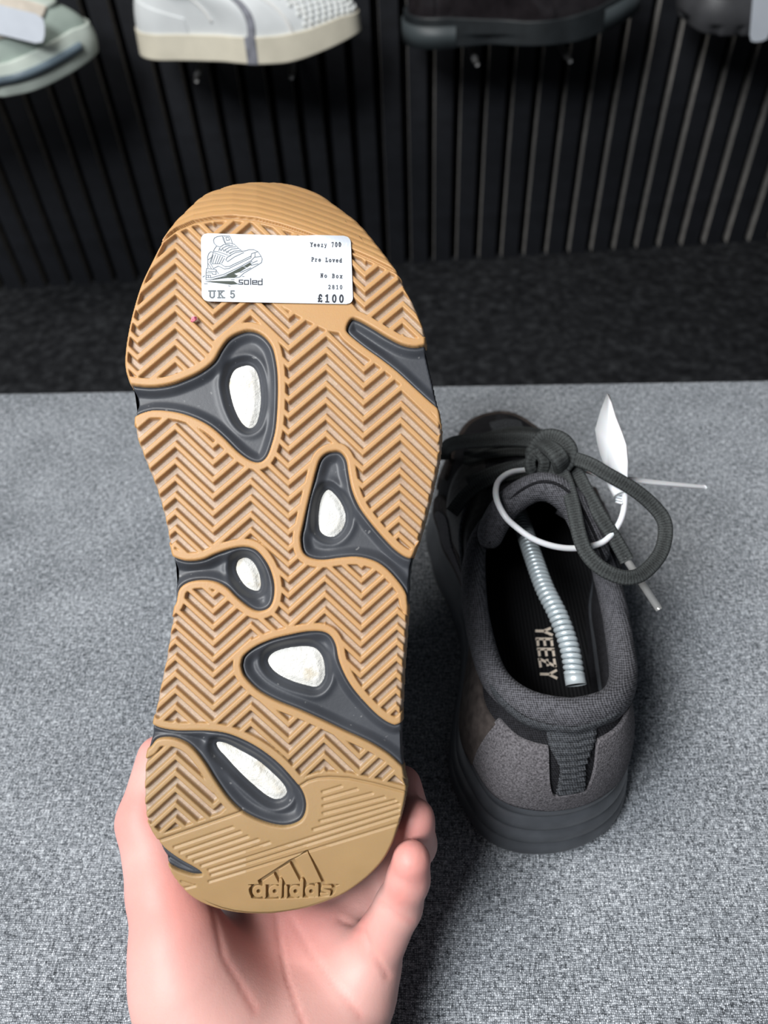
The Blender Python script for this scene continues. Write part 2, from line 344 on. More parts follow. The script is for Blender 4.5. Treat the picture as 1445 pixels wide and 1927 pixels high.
POD = [c1([(565, 785), (520, 800), (500, 830), (492, 870), (500, 920), (515, 970), (540, 1020), (570, 1048), (595, 1045), (612, 1020), (625, 960), (625, 890), (615, 830), (595, 795)]),
       c2([(895, 220), (870, 240), (855, 280), (850, 340), (855, 395), (880, 420), (915, 425), (945, 405), (965, 370), (968, 330), (955, 290), (930, 250)]),
       c2([(525, 515), (500, 530), (492, 565), (505, 600), (530, 635), (560, 655), (590, 658), (600, 635), (595, 590), (575, 545), (550, 520)]),
       c2([(630, 965), (650, 930), (700, 910), (770, 900), (830, 905), (865, 940), (878, 990), (875, 1040), (845, 1075), (790, 1068), (720, 1045), (660, 1010)]),
       c3([(440, 160), (480, 165), (540, 195), (610, 235), (670, 285), (715, 330), (735, 365), (725, 390), (690, 402), (650, 385), (600, 345), (540, 290), (480, 225), (445, 185)])]
PODP = [catmull(p, 70) for p in POD]; PODW = [0, 2, 3, 4, 5]
ARC = np.array(c1([(200, 330), (235, 287), (290, 245), (360, 215), (440, 200), (520, 195), (620, 205), (720, 230), (820, 262), (920, 297), (1010, 332), (1100, 371), (1180, 412), (1260, 460)]))
HEELLINE = np.array(c3([(60, 606), (220, 550), (535, 440), (640, 400), (800, 325), (830, 306), (870, 294), (920, 290), (1000, 295), (1100, 316), (1235, 352), (1330, 385)]))
arcy = lambda x: np.interp(x, ARC[:, 0], ARC[:, 1])
heely = lambda x: np.interp(x, HEELLINE[:, 0], HEELLINE[:, 1])
GROOVE = [c3(g) for g in [((278, 580), (520, 497)), ((303, 602), (552, 515)), ((333, 620), (582, 535)), ((360, 638), (625, 548)), ((390, 656), (672, 560)), ((420, 674), (1205, 424)), ((430, 694), (1205, 449)), ((422, 722), (1198, 484)),
                          ((890, 352), (968, 328)), ((893, 380), (1032, 340)), ((893, 410), (1095, 357)), ((893, 440), (1145, 373)), ((880, 472), (1190, 386)), ((852, 507), (1205, 400)), ((270, 715), (290, 723)), ((308, 722), (352, 735)), ((312, 752), (365, 738))]]
QY = [300, 346, 375, 403, 432, 461.6, 489.8, 518.9, 548.8, 579.5, 611.9, 643.5, 675.9, 802.4, 835.6, 867, 899.5, 931, 963.5, 994, 1024, 1177, 1206, 1237, 1268, 1299, 1331, 1361, 1455, 1485, 1515, 1543, 1569, 1600, 1800]
QI = [-5.6, -4, -3, -2, -1, 0, 1, 2, 3, 4, 5, 6, 7, 11, 12, 13, 14, 15, 16, 17, 18, 23, 24, 25, 26, 27, 28, 29, 32, 33, 34, 35, 36, 37, 44]
K4 = .16609; c4 = lambda L: [(440+x*K4, 1560+y*K4) for x, y in L]
LOGO_POCKET = [c4([(270, 590), (640, 350), (750, 300), (832, 243), (1065, 640), (300, 660)]), c4([(170, 690), (200, 650), (240, 632), (1120, 628), (1150, 655), (1150, 700), (1120, 745), (1060, 770), (560, 795), (240, 797), (190, 760)])]
LOGO_BARS = [c4([(318, 600), (450, 512), (515, 640), (330, 640)]), c4([(500, 470), (632, 390), (760, 632), (620, 640), (590, 640), (545, 560)]), c4([(685, 345), (832, 262), (995, 612), (830, 628)])]
def logo_letters(P):
    q = (P-np.array([440, 1560]))/K4; d = np.full(len(P), 1e6)
    ring = lambda cx, cy, ra, th: np.abs(np.hypot((q[:, 0]-cx)*.95, q[:, 1]-cy)-ra)-th
    for cx in (278, 462, 698, 876):
        d = np.minimum(d, ring(cx, 716, 46, 24))
    for x, t in ((340, 652), (528, 590), (585, 668), (768, 590), (938, 645)):
        d = np.minimum(d, segd(q, (x, t), (x-(8 if t < 600 else 0), 776))-20)
    for a, b in (((1095, 668), (1010, 668)), ((1010, 668), (1000, 700)), ((1000, 700), (1080, 722)), ((1080, 722), (1075, 752)), ((1075, 752), (990, 752))):
        d = np.minimum(d, segd(q, a, b)-17)
    return -d*K4
UVH = np.stack([UH, VH, WH])
def base_w(u, v, px, py):
    s = np.clip(arcy(px)-py, 0, None)
    w = -2.0*np.clip(v-.195, 0, None)**2 - 3.0*np.clip(.035-v, 0, None)**2
    w = w - .013*(s/55)**1.6
    return w
def on_sole(px, py, lift=0.0):
    """points of the curved sole surface met by the traced outline coordinates"""
    d = ray(px, py); t0 = ((HA-CAM)@WH)/(d@WH); w = np.zeros(len(d))
    for _ in range(5):
        t = ((HA-CAM)@WH+w)/(d@WH); Q = CAM+d*t[:, None]-HA
        w = base_w(Q@UH, Q@VH, px, py)
    P = Q@UVH.T; P[:, 2] += lift; return P               # (u, v, w)
def held_local(P): return np.stack([-P[:, 0], P[:, 1], -P[:, 2]], 1)
def sole_fields(P):
    dout = sdf(P, OUTP); dw = np.full(len(P), -1e3, np.float32)
    for w in WINP:
        lo, hi = w.min(0)-45, w.max(0)+45; m_ = np.all((P > lo) & (P < hi), 1)
        if m_.any(): dw[m_] = np.maximum(dw[m_], sdf(P[m_], w))
    return dout, dw
def tread(P, dout, dw):
    """height (mm) of the gum rubber, dust, painted light falloff toward the heel"""
    x, y = P[:, 0], P[:, 1]
    xs_ = np.where(x > 540, 540+(x-540)/(1-.00008*(y-700)), x)
    ph = np.mod((xs_-330)/142.0, 1.0); tri = 1-np.abs(2*ph-1)
    tilt = np.interp(y, [450, 700, 900, 1000, 1100, 1300, 1550], [.055, .051, .044, .03, .01, 0, -.01])
    q = y-64.5*tri-tilt*(x-330); ii = np.interp(q, QY, QI)
    per = np.interp(y, [450, 700, 900, 1300], [29, 31.8, 31.8, 30.5])
    dist = np.abs(ii-np.round(ii))*per*.743                       # perpendicular px from a rib's middle
    rib = (1-sstep(3.6, 7.6, dist))*(.25+.75*sstep(.5, 6.5, dout))
    rim = sstep(-17.5, -14, dw)
    sa = arcy(x)-y; sh = y-heely(x)                                # above toe arc / below heel line
    rim = np.maximum(rim, sstep(-9, -6, sa)*(sa < 2)); rim = np.maximum(rim, sstep(-13, -9.5, sh))
    # solid bridge beside the toe slot and around heel edges
    br = np.array(c1([(640, 540), (760, 575), (900, 620), (990, 640), (1000, 600), (1030, 575), (930, 530), (1015, 545), (1010, 500), (700, 500)]))
    rim = np.maximum(rim, sstep(-2, 3, sdf(P, np.array(c1([(560, 480), (690, 548), (800, 612), (905, 665), (990, 680), (1000, 615), (1060, 600), (1016, 548), (1000, 480)])))))
    edge = np.interp(y, [440, 470, 700, 780], [6, 5, 6, 0])*(x < 400)
    rim = np.maximum(rim, np.where(edge > 0, 1-sstep(edge, edge+3, dout), 0))
    h = -2.3+2.3*np.maximum(rib, rim); dust = 1-sstep(.05, .45, np.maximum(rib, rim))
    # toe bumper
    toe = sa > 0
    s2 = sa+.06*(x-520)*(sa/55)*.0
    wv = np.mod(s2+2, 10.4)/10.4; gro = np.exp(-((wv-.5)/.16)**2)
    ht = .9*sstep(0, 3, sa)-.55*gro*sstep(3, 8, sa)-.9*(1-sstep(1, 3.2, sa))
    wt = sstep(-1.6, 1.6, sa); h = h*(1-wt)+ht*wt; dust = dust*(1-wt)
    h -= .9*np.exp(-(sa/2.0)**2)
    # smooth heel pad
    pad = sstep(-1.6, 1.6, sh); hp = -.35-1.0*np.exp(-(sh/2.4)**2)
    g_ = np.full(len(P), 1e3)
    sel = sh > -5
    if sel.any():
        gg = np.full(sel.sum(), 1e3)
        for a, b in GROOVE: gg = np.minimum(gg, segd(P[sel], a, b))
        g_[sel] = gg
    hp = hp-.5*(1-sstep(.8, 3.4, g_))
    nearlogo = (x > 455) & (x < 645) & (y > 1590) & (y < 1705)
    if nearlogo.any():
        Pn = P[nearlogo]; pk = np.maximum(sdf(Pn, np.array(LOGO_POCKET[0])), sdf(Pn, catmull(LOGO_POCKET[1], 60)))
        up_ = logo_letters(Pn)
        for b in LOGO_BARS: up_ = np.maximum(up_, sdf(Pn, np.array(b)))
        dep = sstep(-.6, 1.2, pk)*(1-.82*sstep(-1.3, .5, up_))
        hp[nearlogo] -= 2.0*dep
    h = (h-.7*np.exp(-(sh/2.4)**2))*(1-pad)+hp*pad; dust = dust*(1-pad)
    # rounded outer edge and walls at the cut-outs
    h -= 1.1*(1-sstep(0, 6, dout))**2
    dt = np.minimum(dout, -dw)
    h -= 5.5*(1-sstep(-3.2, .6, dt))
    h -= .35*(1-sstep(0, 4, -dw))
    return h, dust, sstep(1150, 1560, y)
hm4 = Matrix(((-UH[0], VH[0], -WH[0], HA[0]), (-UH[1], VH[1], -WH[1], HA[1]), (-UH[2], VH[2], -WH[2], HA[2]), (0, 0, 0, 1)))
held = empty('sneaker', mat4=hm4)
tag(held, 'black sneaker held up by the hand with its tan gum sole facing out', 'sneaker', 'pair of black sneakers')
def hfield(x0, x1, y0, y1, st, keep, fn):
    xs_, ys_ = np.arange(x0, x1+st*.5, st), np.arange(y0, y1+st*.5, st); X, Y = np.meshgrid(xs_, ys_)
    P = np.stack([X.ravel(), Y.ravel()], 1); dout, dw = sole_fields(P); k = keep(P, dout, dw)
    f = gridfaces(len(ys_), len(xs_)); f = f[k[f].all(1)]
    us = np.zeros(len(P), bool); us[f.ravel()] = True; mp = np.cumsum(us)-1
    P, dout, dw = P[us], dout[us], dw[us]; f = mp[f]
    h, at = fn(P, dout, dw); V = on_sole(P[:, 0], P[:, 1]); V[:, 2] += h*.001
    return held_local(V), f, at
def fn_gum(P, dout, dw):
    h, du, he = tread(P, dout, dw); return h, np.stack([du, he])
LR = (462, 640.5, 1594, 1702)
inlogo = lambda P: (P[:, 0] > LR[0]+.1) & (P[:, 0] < LR[1]-.1) & (P[:, 1] > LR[2]+.1) & (P[:, 1] < LR[3]-.1)
kg = lambda P, dout, dw: (np.minimum(dout, -dw) > -4.0)
ST = 1.5
va, fa, aa = hfield(222, 222+ST*412, 334, 334+ST*934, ST, lambda P, a, b: kg(P, a, b) & ~inlogo(P), fn_gum)
vb, fb, ab = hfield(LR[0], LR[1], LR[2], LR[3], .5, kg, fn_gum)
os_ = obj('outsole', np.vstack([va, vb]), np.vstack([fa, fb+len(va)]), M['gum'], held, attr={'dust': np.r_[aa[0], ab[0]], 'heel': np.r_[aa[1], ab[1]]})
os_['label'] = 'tan gum rubber outsole with herringbone tread'
def fn_mid(P, dout, dw):
    h = -1.6-2.3*sstep(2, 22, dw)-.8*(1-sstep(0, 6, dw)); 
    for pp in PODP:
        lo, hi = pp.min(0)-34, pp.max(0)+34; m_ = np.all((P > lo) & (P < hi), 1)
        if m_.any():
            d = sdf(P[m_], pp); h[m_] += .55*np.exp(-((d+17)/7.)**2)-1.7*sstep(-16, -3, d)-1.3*sstep(-2.5, 1.5, d)
    h -= 5*(1-sstep(-2.5, 3.5, dout)); return h, None
vm, fm, _ = hfield(215, 845, 330, 1735, 2.2, lambda P, a, b: (a > -3) & (b > -7), fn_mid)
# footprint in shoe coordinates (u across, v along) for both shoes
OP = on_sole(OUTP[:, 0], OUTP[:, 1]); FOOT = resample(OP[:, :2], 200, True)
for _ in range(6): FOOT = .25*np.roll(FOOT, 1, 0)+.5*FOOT+.25*np.roll(FOOT, -1, 0)

# ------------------------------------------------------------------ shoe bodies (right-shoe coordinates: x outward, y heel to toe, z up)
def split(Fp):
    h = int(np.argmin(np.abs(Fp[:, 0]-.004)+100*(Fp[:, 1] > .03))); t = int(np.argmax(Fp[:, 1])); n = len(Fp)
    rt = np.array([Fp[(h+i) % n] for i in range((t-h) % n+1)]); lt = np.array([Fp[(h-i) % n] for i in range((h-t) % n+1)])
    return resample(rt, 120), resample(lt, 120)
class ShoeForm:
    def __init__(s, foot, Tr, Tl, ztop, zb=lambda y: 0*y, inset=.007, toez=.066, insole_z=.030, opening=.16):
        s.r, s.l = split(foot); s.ztop = ztop; s.zb = zb; s.inset = inset; s.toez = toez; s.iz = insole_z
        s.Tr = catmull(Tr, 120, False); s.Tl = catmull(Tl, 120, False)
        def nr(c, sg):
            t = np.gradient(c, axis=0); t /= np.linalg.norm(t, axis=1)[:, None]; n = np.stack([t[:, 1], -t[:, 0]], 1)*sg
            n[0] = n[1] if False else (.06, -1); n[-1] = (0, 1)
            for _ in range(5): n[1:-1] = .25*n[:-2]+.5*n[1:-1]+.25*n[2:]
            return n/np.linalg.norm(n, axis=1)[:, None]
        s.nr, s.nl = nr(s.r, 1), nr(s.l, -1)
    def _pick(s, P, R_, L_):
        P = np.asarray(P, float); P = np.where(P > 1, P-2, P); a = np.abs(P); k = np.linspace(0, 1, 120)
        f = lambda A: np.stack([np.interp(a, k, A[:, j]) for j in range(A.shape[1])], -1)
        return np.where((P >= 0)[..., None], f(R_), f(L_)), a
    def edge(s, P, off, z):
        c, a = s._pick(P, s.r, s.l); n, _ = s._pick(P, s.nr, s.nl); q = c+n*np.asarray(off)[..., None]
        return np.concatenate([q, np.asarray(z)[..., None]], -1)
    def foot(s, P): return s._pick(P, s.r, s.l)[0]
    def S(s, P, t, off=0.0):
        P = np.asarray(P, float); t = np.asarray(t, float)
        if np.any(np.asarray(off) != 0):
            e = 1e-3; q = s.S(P, t); a = s.S(P+e, t)-s.S(P-e, t); b = s.S(P, np.minimum(t+e, 1))-s.S(P, np.maximum(t-e, 0))
            n = np.cross(a, b); n /= np.linalg.norm(n, axis=-1)[..., None]+1e-15
            return q+n*np.asarray(off)[..., None] if np.ndim(off) else q+n*off
        c, a = s._pick(P, s.r, s.l); y = c[..., 1]; zB = s.ztop(y)-.003
        B = s.edge(P, -s.inset*np.ones(a.shape), zB); T, _ = s._pick(P, s.Tr, s.Tl)
        w = sstep(.62, .95, a); al = .06+.02*w; C = B*(1-al)[..., None]+T*al[..., None]
        C[..., 2] = (zB+.72*(T[..., 2]-zB))*(1-w)+s.toez*w
        t = t[..., None]; return (1-t)**2*B+2*t*(1-t)*C+t*t*T
    def lining(s, P, t):
        c, a = s._pick(P, s.r, s.l); I = s.edge(P, -.017*np.ones(a.shape), s.iz+.8*s.zb(c[..., 1])); T, _ = s._pick(P, s.Tr, s.Tl)
        B = s.edge(P, -.013*np.ones(a.shape), s.iz+.012+s.zb(c[..., 1])); t = t[..., None]
        return (1-t)**2*T+2*t*(1-t)*B+t*t*I
def put(name, V, F_, mat, parent, mir, uv=None, **k):
    V = np.array(V, float).reshape(-1, 3)
    if mir: V[:, 0] *= -1
    return obj(name, V, F_, mat, parent, uv=uv, flip=mir, **k)
def patch(fm, Pa, Pb, lo, hi, off, nP=60, nS=16):
    P = np.linspace(Pa, Pb, nP); l = np.array([lo(p) for p in P]); h = np.array([hi(p) for p in P]); t = np.linspace(0, 1, nS)
    PP = np.repeat(P[:, None], nS, 1); SS = l[:, None]+(h-l)[:, None]*t[None]
    O = np.full(PP.shape, off); O[0] = O[-1] = -.0004; O[:, 0] = O[:, -1] = -.0004
    # pull a second row close to the rim so that the edge reads as cut material
    t2 = np.r_[0, .015, t[1:-1], .985, 1]; Pn = np.r_[Pa, Pa+(Pb-Pa)*.006, P[1:-1], Pb-(Pb-Pa)*.006, Pb]
    l = np.array([lo(p) for p in Pn]); h = np.array([hi(p) for p in Pn])
    PP = np.repeat(Pn[:, None], len(t2), 1); SS = l[:, None]+(h-l)[:, None]*t2[None]
    O = np.full(PP.shape, off); O[0] = O[-1] = -.0005; O[:, 0] = O[:, -1] = -.0005
    return fm.S(PP, np.clip(SS, 0, 1), O).reshape(-1, 3), gridfaces(len(Pn), len(t2))
def band(fn, Ps, ts, closed=True):
    PP, TT = np.meshgrid(Ps, ts, indexing='ij'); V = fn(PP, TT).reshape(-1, 3)
    return V, gridfaces(len(Ps), len(ts), False, closed)
RING = np.r_[np.linspace(0, 1, 81)[:-1], 1+np.linspace(0, 1, 81)[:-1]]     # heel, right side, toe, left side
ztop = lambda y: np.interp(y, [0, .05, .1, .15, .2, .24, .27, .29], [.050, .049, .044, .037, .033, .036, .040, .043])
_o = np.argsort(OP[:, 1]); zbot = lambda y: np.interp(y, OP[_o, 1][::3], np.maximum.accumulate(-OP[_o, 2][::3]*(OP[_o, 1][::3] > .1)))*.9
TR = [(.004, .030, .092), (.022, .036, .090), (.0335, .053, .083), (.038, .078, .078), (.039, .104, .080), (.035, .128, .088), (.023, .148, .097), (.002, .156, .101)]
TL = [(.004, .030, .092), (-.014, .036, .090), (-.0265, .053, .084), (-.031, .080, .078), (-.0325, .108, .080), (-.030, .132, .089), (-.019, .149, .097), (.002, .156, .101)]
def midsole_rings(fm, layers=True):
    fr = np.linspace(0, 1, 70); V = []
    for f_ in fr:
        c = fm.foot(RING); y = c[:, 1]; hw = 1-sstep(.05, .16, y); tw = sstep(.2, .26, y)
        st = (np.floor(f_*4.6)+sstep(.55, 1.0, np.mod(f_*4.6, 1)))/4.6
        off = (-.0022-.0080*f_**1.3+.0022*abs(sin(pi*(f_*4.0+.15)))**.8)*hw+(-.0006-.005*f_**2+.0010*sin(f_*pi*2.2))*(1-hw)
        off = off-.0035*tw*f_-.0045*tw
        z = .003+fm.zb(y)+f_*(fm.ztop(y)-.003-fm.zb(y)); V.append(fm.edge(RING, off, z))
    V = np.array(V); n = len(RING); F_ = gridfaces(len(fr), n, True).tolist()
    inn = fm.edge(RING, np.full(n, -.016), fm.ztop(fm.foot(RING)[:, 1])-.004)
    V = np.vstack([V.reshape(-1, 3), inn]); k = (len(fr)-1)*n
    F_ += [[k+i, k+(i+1) % n, k+n+(i+1) % n, k+n+i] for i in range(n)]
    return V, F_
def shoe_body(parent, mir, fm):
    up = empty_child = None
    V, F_ = band(fm.S, RING, np.linspace(0, 1, 28)); u = put('upper', V, F_, M['mesh'], parent, mir)
    u['label'] = 'black mesh and suede upper'
    V, F_ = band(fm.lining, RING, np.linspace(0, 1, 18)); put('lining', V, F_[:, ::-1], M['lining'], parent, mir)
    # insole: ruled between both edges
    p = np.linspace(0, 1, 50); c = fm.foot(p); a = fm.edge(p, np.full(50, -.0165), fm.iz+.8*fm.zb(c[:, 1])+.0005); c = fm.foot(-p-1e-9); b = fm.edge(-p-1e-9, np.full(50, -.0165), fm.iz+.8*fm.zb(c[:, 1])+.0005)
    t = np.linspace(0, 1, 12)[None, :, None]; V = (b[:, None]*(1-t)+a[:, None]*t).reshape(-1, 3)
    ins = put('insole', V, gridfaces(50, 12)[:, ::-1], M['insole'], parent, mir)
    hi = lambda q: .72-.52*(1-sstep(.022, .056, abs(q)))-.10*sstep(.2, .3, abs(q))
    put('heel_panel', *patch(fm, -.175, .255, lambda q: 0, hi, .0016, 150, 18), M['suede'], parent, mir)['label'] = 'grey-brown suede heel panel'
    # woven pull tab down the back of the heel
    s_ = np.linspace(.20, .97, 60); w_ = .0225+.052*sstep(.45, .92, s_)+.001*np.sin(s_*150); k = np.linspace(-1, 1, 15)
    PP = w_[:, None]*k[None]; SS = np.repeat(s_[:, None], 15, 1); O = .0019+.0007*np.sin(SS*2*pi*17)*(1-.4*sstep(.5, .8, SS)); O[:, 0] = O[:, -1] = -.0004; O[0] = -.0004
    put('pull_tab', fm.S(PP, SS, O).reshape(-1, 3), gridfaces(60, 15)[:, ::-1], M['webbing'], parent, mir)
    for sg in (1, -1):
        f = lambda a_: a_ if sg > 0 else -a_
        V, F_ = patch(fm, f(.243 if sg > 0 else .165), f(.70), lambda q: .0, lambda q: .66+.16*sstep(.2, .45, abs(q))-.1*sstep(.55, .7, abs(q)), .0021, 50, 14)
        put('quarter_panel', V, F_ if sg > 0 else F_[:, ::-1], M['nubuck'], parent, mir)
        V, F_ = patch(fm, f(.60), f(.965), lambda q: .60+.12*sstep(.75, .95, abs(q)), lambda q: .97-.05*sstep(.8, .96, abs(q)), .0022, 40, 10)
        put('eyestay', V, F_ if sg > 0 else F_[:, ::-1], M['leather'], parent, mir)
        V, F_ = patch(fm, f(.46), f(.66), lambda q: .15, lambda q: .62, .0030, 30, 12); put('side_overlay', V, F_ if sg > 0 else F_[:, ::-1], M['suede'], parent, mir)
    put('mudguard', *patch(fm, .74, 1.26, lambda q: 0, lambda q: .34-.12*(1-sstep(0, .22, abs(q-1)))+.12*sstep(.12, .26, abs(q-1)), .0018, 90, 14), M['nubuck'], parent, mir)['label'] = 'dark brown nubuck toe guard'
    put('toe_loop', *patch(fm, .955, 1.045, lambda q: .50, lambda q: .66, .0035, 20, 10), M['webbing'], parent, mir)
    put('toe_bar', *patch(fm, .86, 1.14, lambda q: .585-.9*(q-1)**2, lambda q: .655-.9*(q-1)**2, .0022, 40, 8), M['leather'], parent, mir)
    # padded collar
    Ps = np.linspace(-.90, .90, 150); T, a = fm._pick(Ps, fm.Tr, fm.Tl); T = T.copy()
    for _ in range(8): T[1:-1] = .25*T[:-2]+.5*T[1:-1]+.25*T[2:]
    rr = np.stack([.0072-.0006*sstep(0, .3, a)-.0032*sstep(.6, .9, a), .0108-.002*sstep(0, .35, a)-.0045*sstep(.6, .9, a)], 1)
    ctr = T+np.array([0, 0, -.0035]); V, F_, uv = sweep(ctr, rr, seg=18)
    put('padded_collar', V, F_, M['knit'], parent, mir, uv=uv)
    off = np.stack([.5*rr[:, 0], .95*rr[:, 1]], 1)
    # stitched tape under the collar's outer edge
    Tn = fm.S(Ps[8:-8], np.full(134, .86), np.full(134, .0022)); V, F_, uv = sweep(Tn, (np.ones((134, 2))*np.array([.0012, .0032])), seg=8); put('collar_tape', V, F_, M['webbing'], parent, mir, uv=uv)
    return ins
form = ShoeForm(FOOT, TR, TL, ztop, zbot)
zbot2 = lambda y: 1.9*np.clip(y-.195, 0, None)**2
sform = ShoeForm(FOOT, TR, TL, ztop, zbot2)
# held shoe body: mirrored, sole away from the body
mv, mf = midsole_rings(form); mv2 = mv.copy(); mv2[:, 0] *= -1; mf2 = [q[::-1] for q in mf]
V, F_ = join([(vm, fm), (mv2, mf2)])
mo = obj('midsole', V, F_, M['foam'], held); mo['label'] = 'dark grey moulded midsole showing through the cut-outs'
for k_, pp in enumerate(PODP):
    lo, hi = pp.min(0)-6, pp.max(0)+6; st = 2.0
    xs_, ys_ = np.arange(lo[0], hi[0], st), np.arange(lo[1], hi[1], st); X, Y = np.meshgrid(xs_, ys_); P = np.stack([X.ravel(), Y.ravel()], 1); d = sdf(P, pp)
    f = gridfaces(len(ys_), len(xs_)); f = f[(d[f] > -5).all(1)]; us = np.zeros(len(P), bool); us[f.ravel()] = True; mp = np.cumsum(us)-1
    Vp = on_sole(P[us][:, 0], P[us][:, 1]); Vp[:, 2] += .001*(-6.5+1.0*sstep(0, 14, d[us])-1.5*(1-sstep(-3, 0, d[us])))
    obj('foam_pod', held_local(Vp), mp[f], M['pod'], mo)['label'] = 'white foam pod seen through a midsole window'
shoe_body(held, True, form)

# standing shoe
hp = atz(1040, 1595, .01)[:2]; tp = atz(930, 740, .05)[:2]; dd = tp-hp; LEN = np.linalg.norm(dd); dd /= LEN; RS = (LEN-.004)/FOOT[:, 1].max()
print('foot length', FOOT[:, 1].max(), 'standing', LEN, 'scale', RS)
sm4 = Matrix(((dd[1]*RS, dd[0]*RS, 0, hp[0]), (-dd[0]*RS, dd[1]*RS, 0, hp[1]), (0, 0, RS, 0), (0, 0, 0, 1)))
stand = empty('sneaker', mat4=sm4); tag(stand, 'black sneaker standing on the grey bench with a spring shoe tree inside', 'sneaker', 'pair of black sneakers')
mv, mf = midsole_rings(sform)
obj('midsole', mv, mf, M['midsole'], stand)['label'] = 'black layered rubber midsole'
y_ = sform.foot(RING)[:, 1]; a = sform.edge(RING, np.full(160, -.0050), zbot2(y_)); b = sform.edge(RING, np.full(160, -.0050), zbot2(y_)+.0042)
V = np.vstack([a, b]); F_ = [[i, (i+1) % 160, 160+(i+1) % 160, 160+i] for i in range(160)]
F_ += [[i, (159-i+1) % 160, (160-i-1+0) % 160][:0] for i in []]
for i in range(1, 79): F_.append([i, (160-i) % 160, 160-i-1, i+1])
F_.append([0, 159, 1]); obj('outsole', V, F_, M['gum'], stand, smooth_=False)
ins = shoe_body(stand, False, sform)
INV = sm4.inverted()
def wl(P): 
    P = np.asarray(P, float).reshape(-1, 3); return np.array([list(INV @ Vector(p)) for p in P])
def pz(L, n=60): return smooth(np.array([atz(x, y, z) for x, y, z in L]), n)

# ---- tongue, laces and knot of the standing shoe
lip = smooth(wl([atz(*q) for q in [(918, 1030, .088), (928, 992, .098), (955, 950, .110), (1000, 920, .118), (1040, 920, .119), (1078, 950, .113), (1105, 1000, .103), (1130, 1062, .090)]]), 60)
V, F_, uv = sweep(lip, np.stack([np.full(60, .0074), np.full(60, .0080)], 1)*np.sqrt(np.clip(1-(np.abs(np.linspace(-1, 1, 60))/1.001)**14, .02, 1))[:, None], up=(0, -.5, .85), seg=18)
tg = obj('tongue', V, F_, M['knit'], stand, uv=uv); tg['label'] = 'padded knit tongue rolled over the opening'
def up_z(x, y, off=.003):
    return np.array([SURF[np.argmin((SURF[:, 0]-a)**2+(SURF[:, 1]-b)**2), 2]+off for a, b in zip(np.atleast_1d(x), np.atleast_1d(y))])
PPg, SSg = np.meshgrid(np.linspace(.5, 1.5, 160), np.linspace(.3, 1, 80), indexing='ij'); SURF = sform.S(PPg, SSg).reshape(-1, 3)
k = np.linspace(0, 1, 14); rows = []
for t in k:
    x = lip[:, 0]*(1-.25*t); y = lip[:, 1]+(.205-lip[:, 1])*t; zz = up_z(x, y, .0035)
    z = np.where(t < .5, lip[:, 2]*(1-2*t)+2*t*np.maximum(zz, .3*lip[:, 2]), zz) if True else zz
    rows.append(np.stack([x, y, z], 1))
V = np.array(rows).reshape(-1, 3); V2 = V-np.array([0, 0, .0035]); n = len(V); f = gridfaces(14, 60)
obj('tongue_sheet', np.vstack([V, V2]), np.vstack([f[:, ::-1], f+n]), M['mesh'], tg)
seam = lip+np.array([0, -.0036, .0075]); V, F_, uv = sweep(seam, .0008, seg=6); obj('seam', V, F_, M['mesh'], tg, uv=uv)
cdir = lambda P: (CAM-np.asarray(P))/np.linalg.norm(CAM-np.asarray(P), axis=-1)[..., None]
R3 = np.array(sm4.to_3x3())/RS
def lace(name, L, n=70, hw=.0028, hh=.0015, mat='lace', parent=None):
    W_ = pz(L, n); upv = cdir(W_)@R3; V, F_, uv = sweep(wl(W_), np.tile([hw/RS, hh/RS], (n, 1)), up=upv, prof=SUPER)
    return obj(name, V, F_, M[mat], parent or stand, uv=uv)
for y, w_ in ((.168, .030), (.183, .031), (.198, .031), (.213, .030), (.227, .027)):
    x = np.linspace(-w_, w_, 24); sl = .35*(1 if int(y*1000) % 2 else -1); P = np.stack([x, y+sl*x*.3, up_z(x, np.full(24, y), .0065)], 1)
    P[:, 2] = np.convolve(np.r_[P[:1, 2].repeat(3), P[:, 2], P[-1:, 2].repeat(3)], np.ones(7)/7, 'valid')
    V, F_, uv = sweep(P, np.tile([.0034, .0013], (24, 1)), prof=SUPER); obj('lace_row', V, F_, M['lace'], stand, uv=uv)
lace('lace_strand', [(836, 862, .060), (838, 846, .070), (856, 834, .085), (905, 829, .099), (960, 826, .109), (1010, 830, .117), (1042, 848, .119)], hw=.0042)
lace('lace_strand', [(850, 965, .085), (880, 928, .092), (920, 902, .100), (965, 884, .108), (1005, 872, .116), (1040, 858, .119)], hw=.0036)
lace('lace_loop', [(1042, 866, .120), (1065, 860, .124), (1107, 872, .128), (1144, 893, .127), (1189, 919, .122), (1223, 946, .116), (1247, 975, .111), (1252, 1003, .108), (1244, 1038, .106), (1223, 1067, .106), (1197, 1085, .107), (1165, 1085, .109), (1128, 1067, .112), (1102, 1038, .115), (1089, 1003, .118), (1078, 951, .121), (1065, 906, .122), (1048, 872, .120)], 120, .0034, .0014)
tl = lace('lace_end', [(1050, 868, .117), (1081, 885, .119), (1102, 922, .118), (1128, 969, .114), (1155, 1011, .107), (1180, 1055, .1000)], 50, .0034, .0014)
ag = pz([(1176, 1049, .1005), (1208, 1098, .093), (1240, 1147, .086)], 20); V, F_, uv = sweep(wl(ag), .0018/RS*np.r_[1.15, np.ones(18), .9], seg=12); obj('aglet', V, F_, M['aglet'], tl)['label'] = 'clear plastic lace tip'
kn = lace('knot', [(1012, 878, .116), (1006, 852, .121), (1024, 826, .126), (1052, 828, .129), (1069, 848, .128), (1062, 872, .124), (1040, 884, .119), (1020, 872, .117)], 60, .0046, .0022)
kn['label'] = 'lace knot'
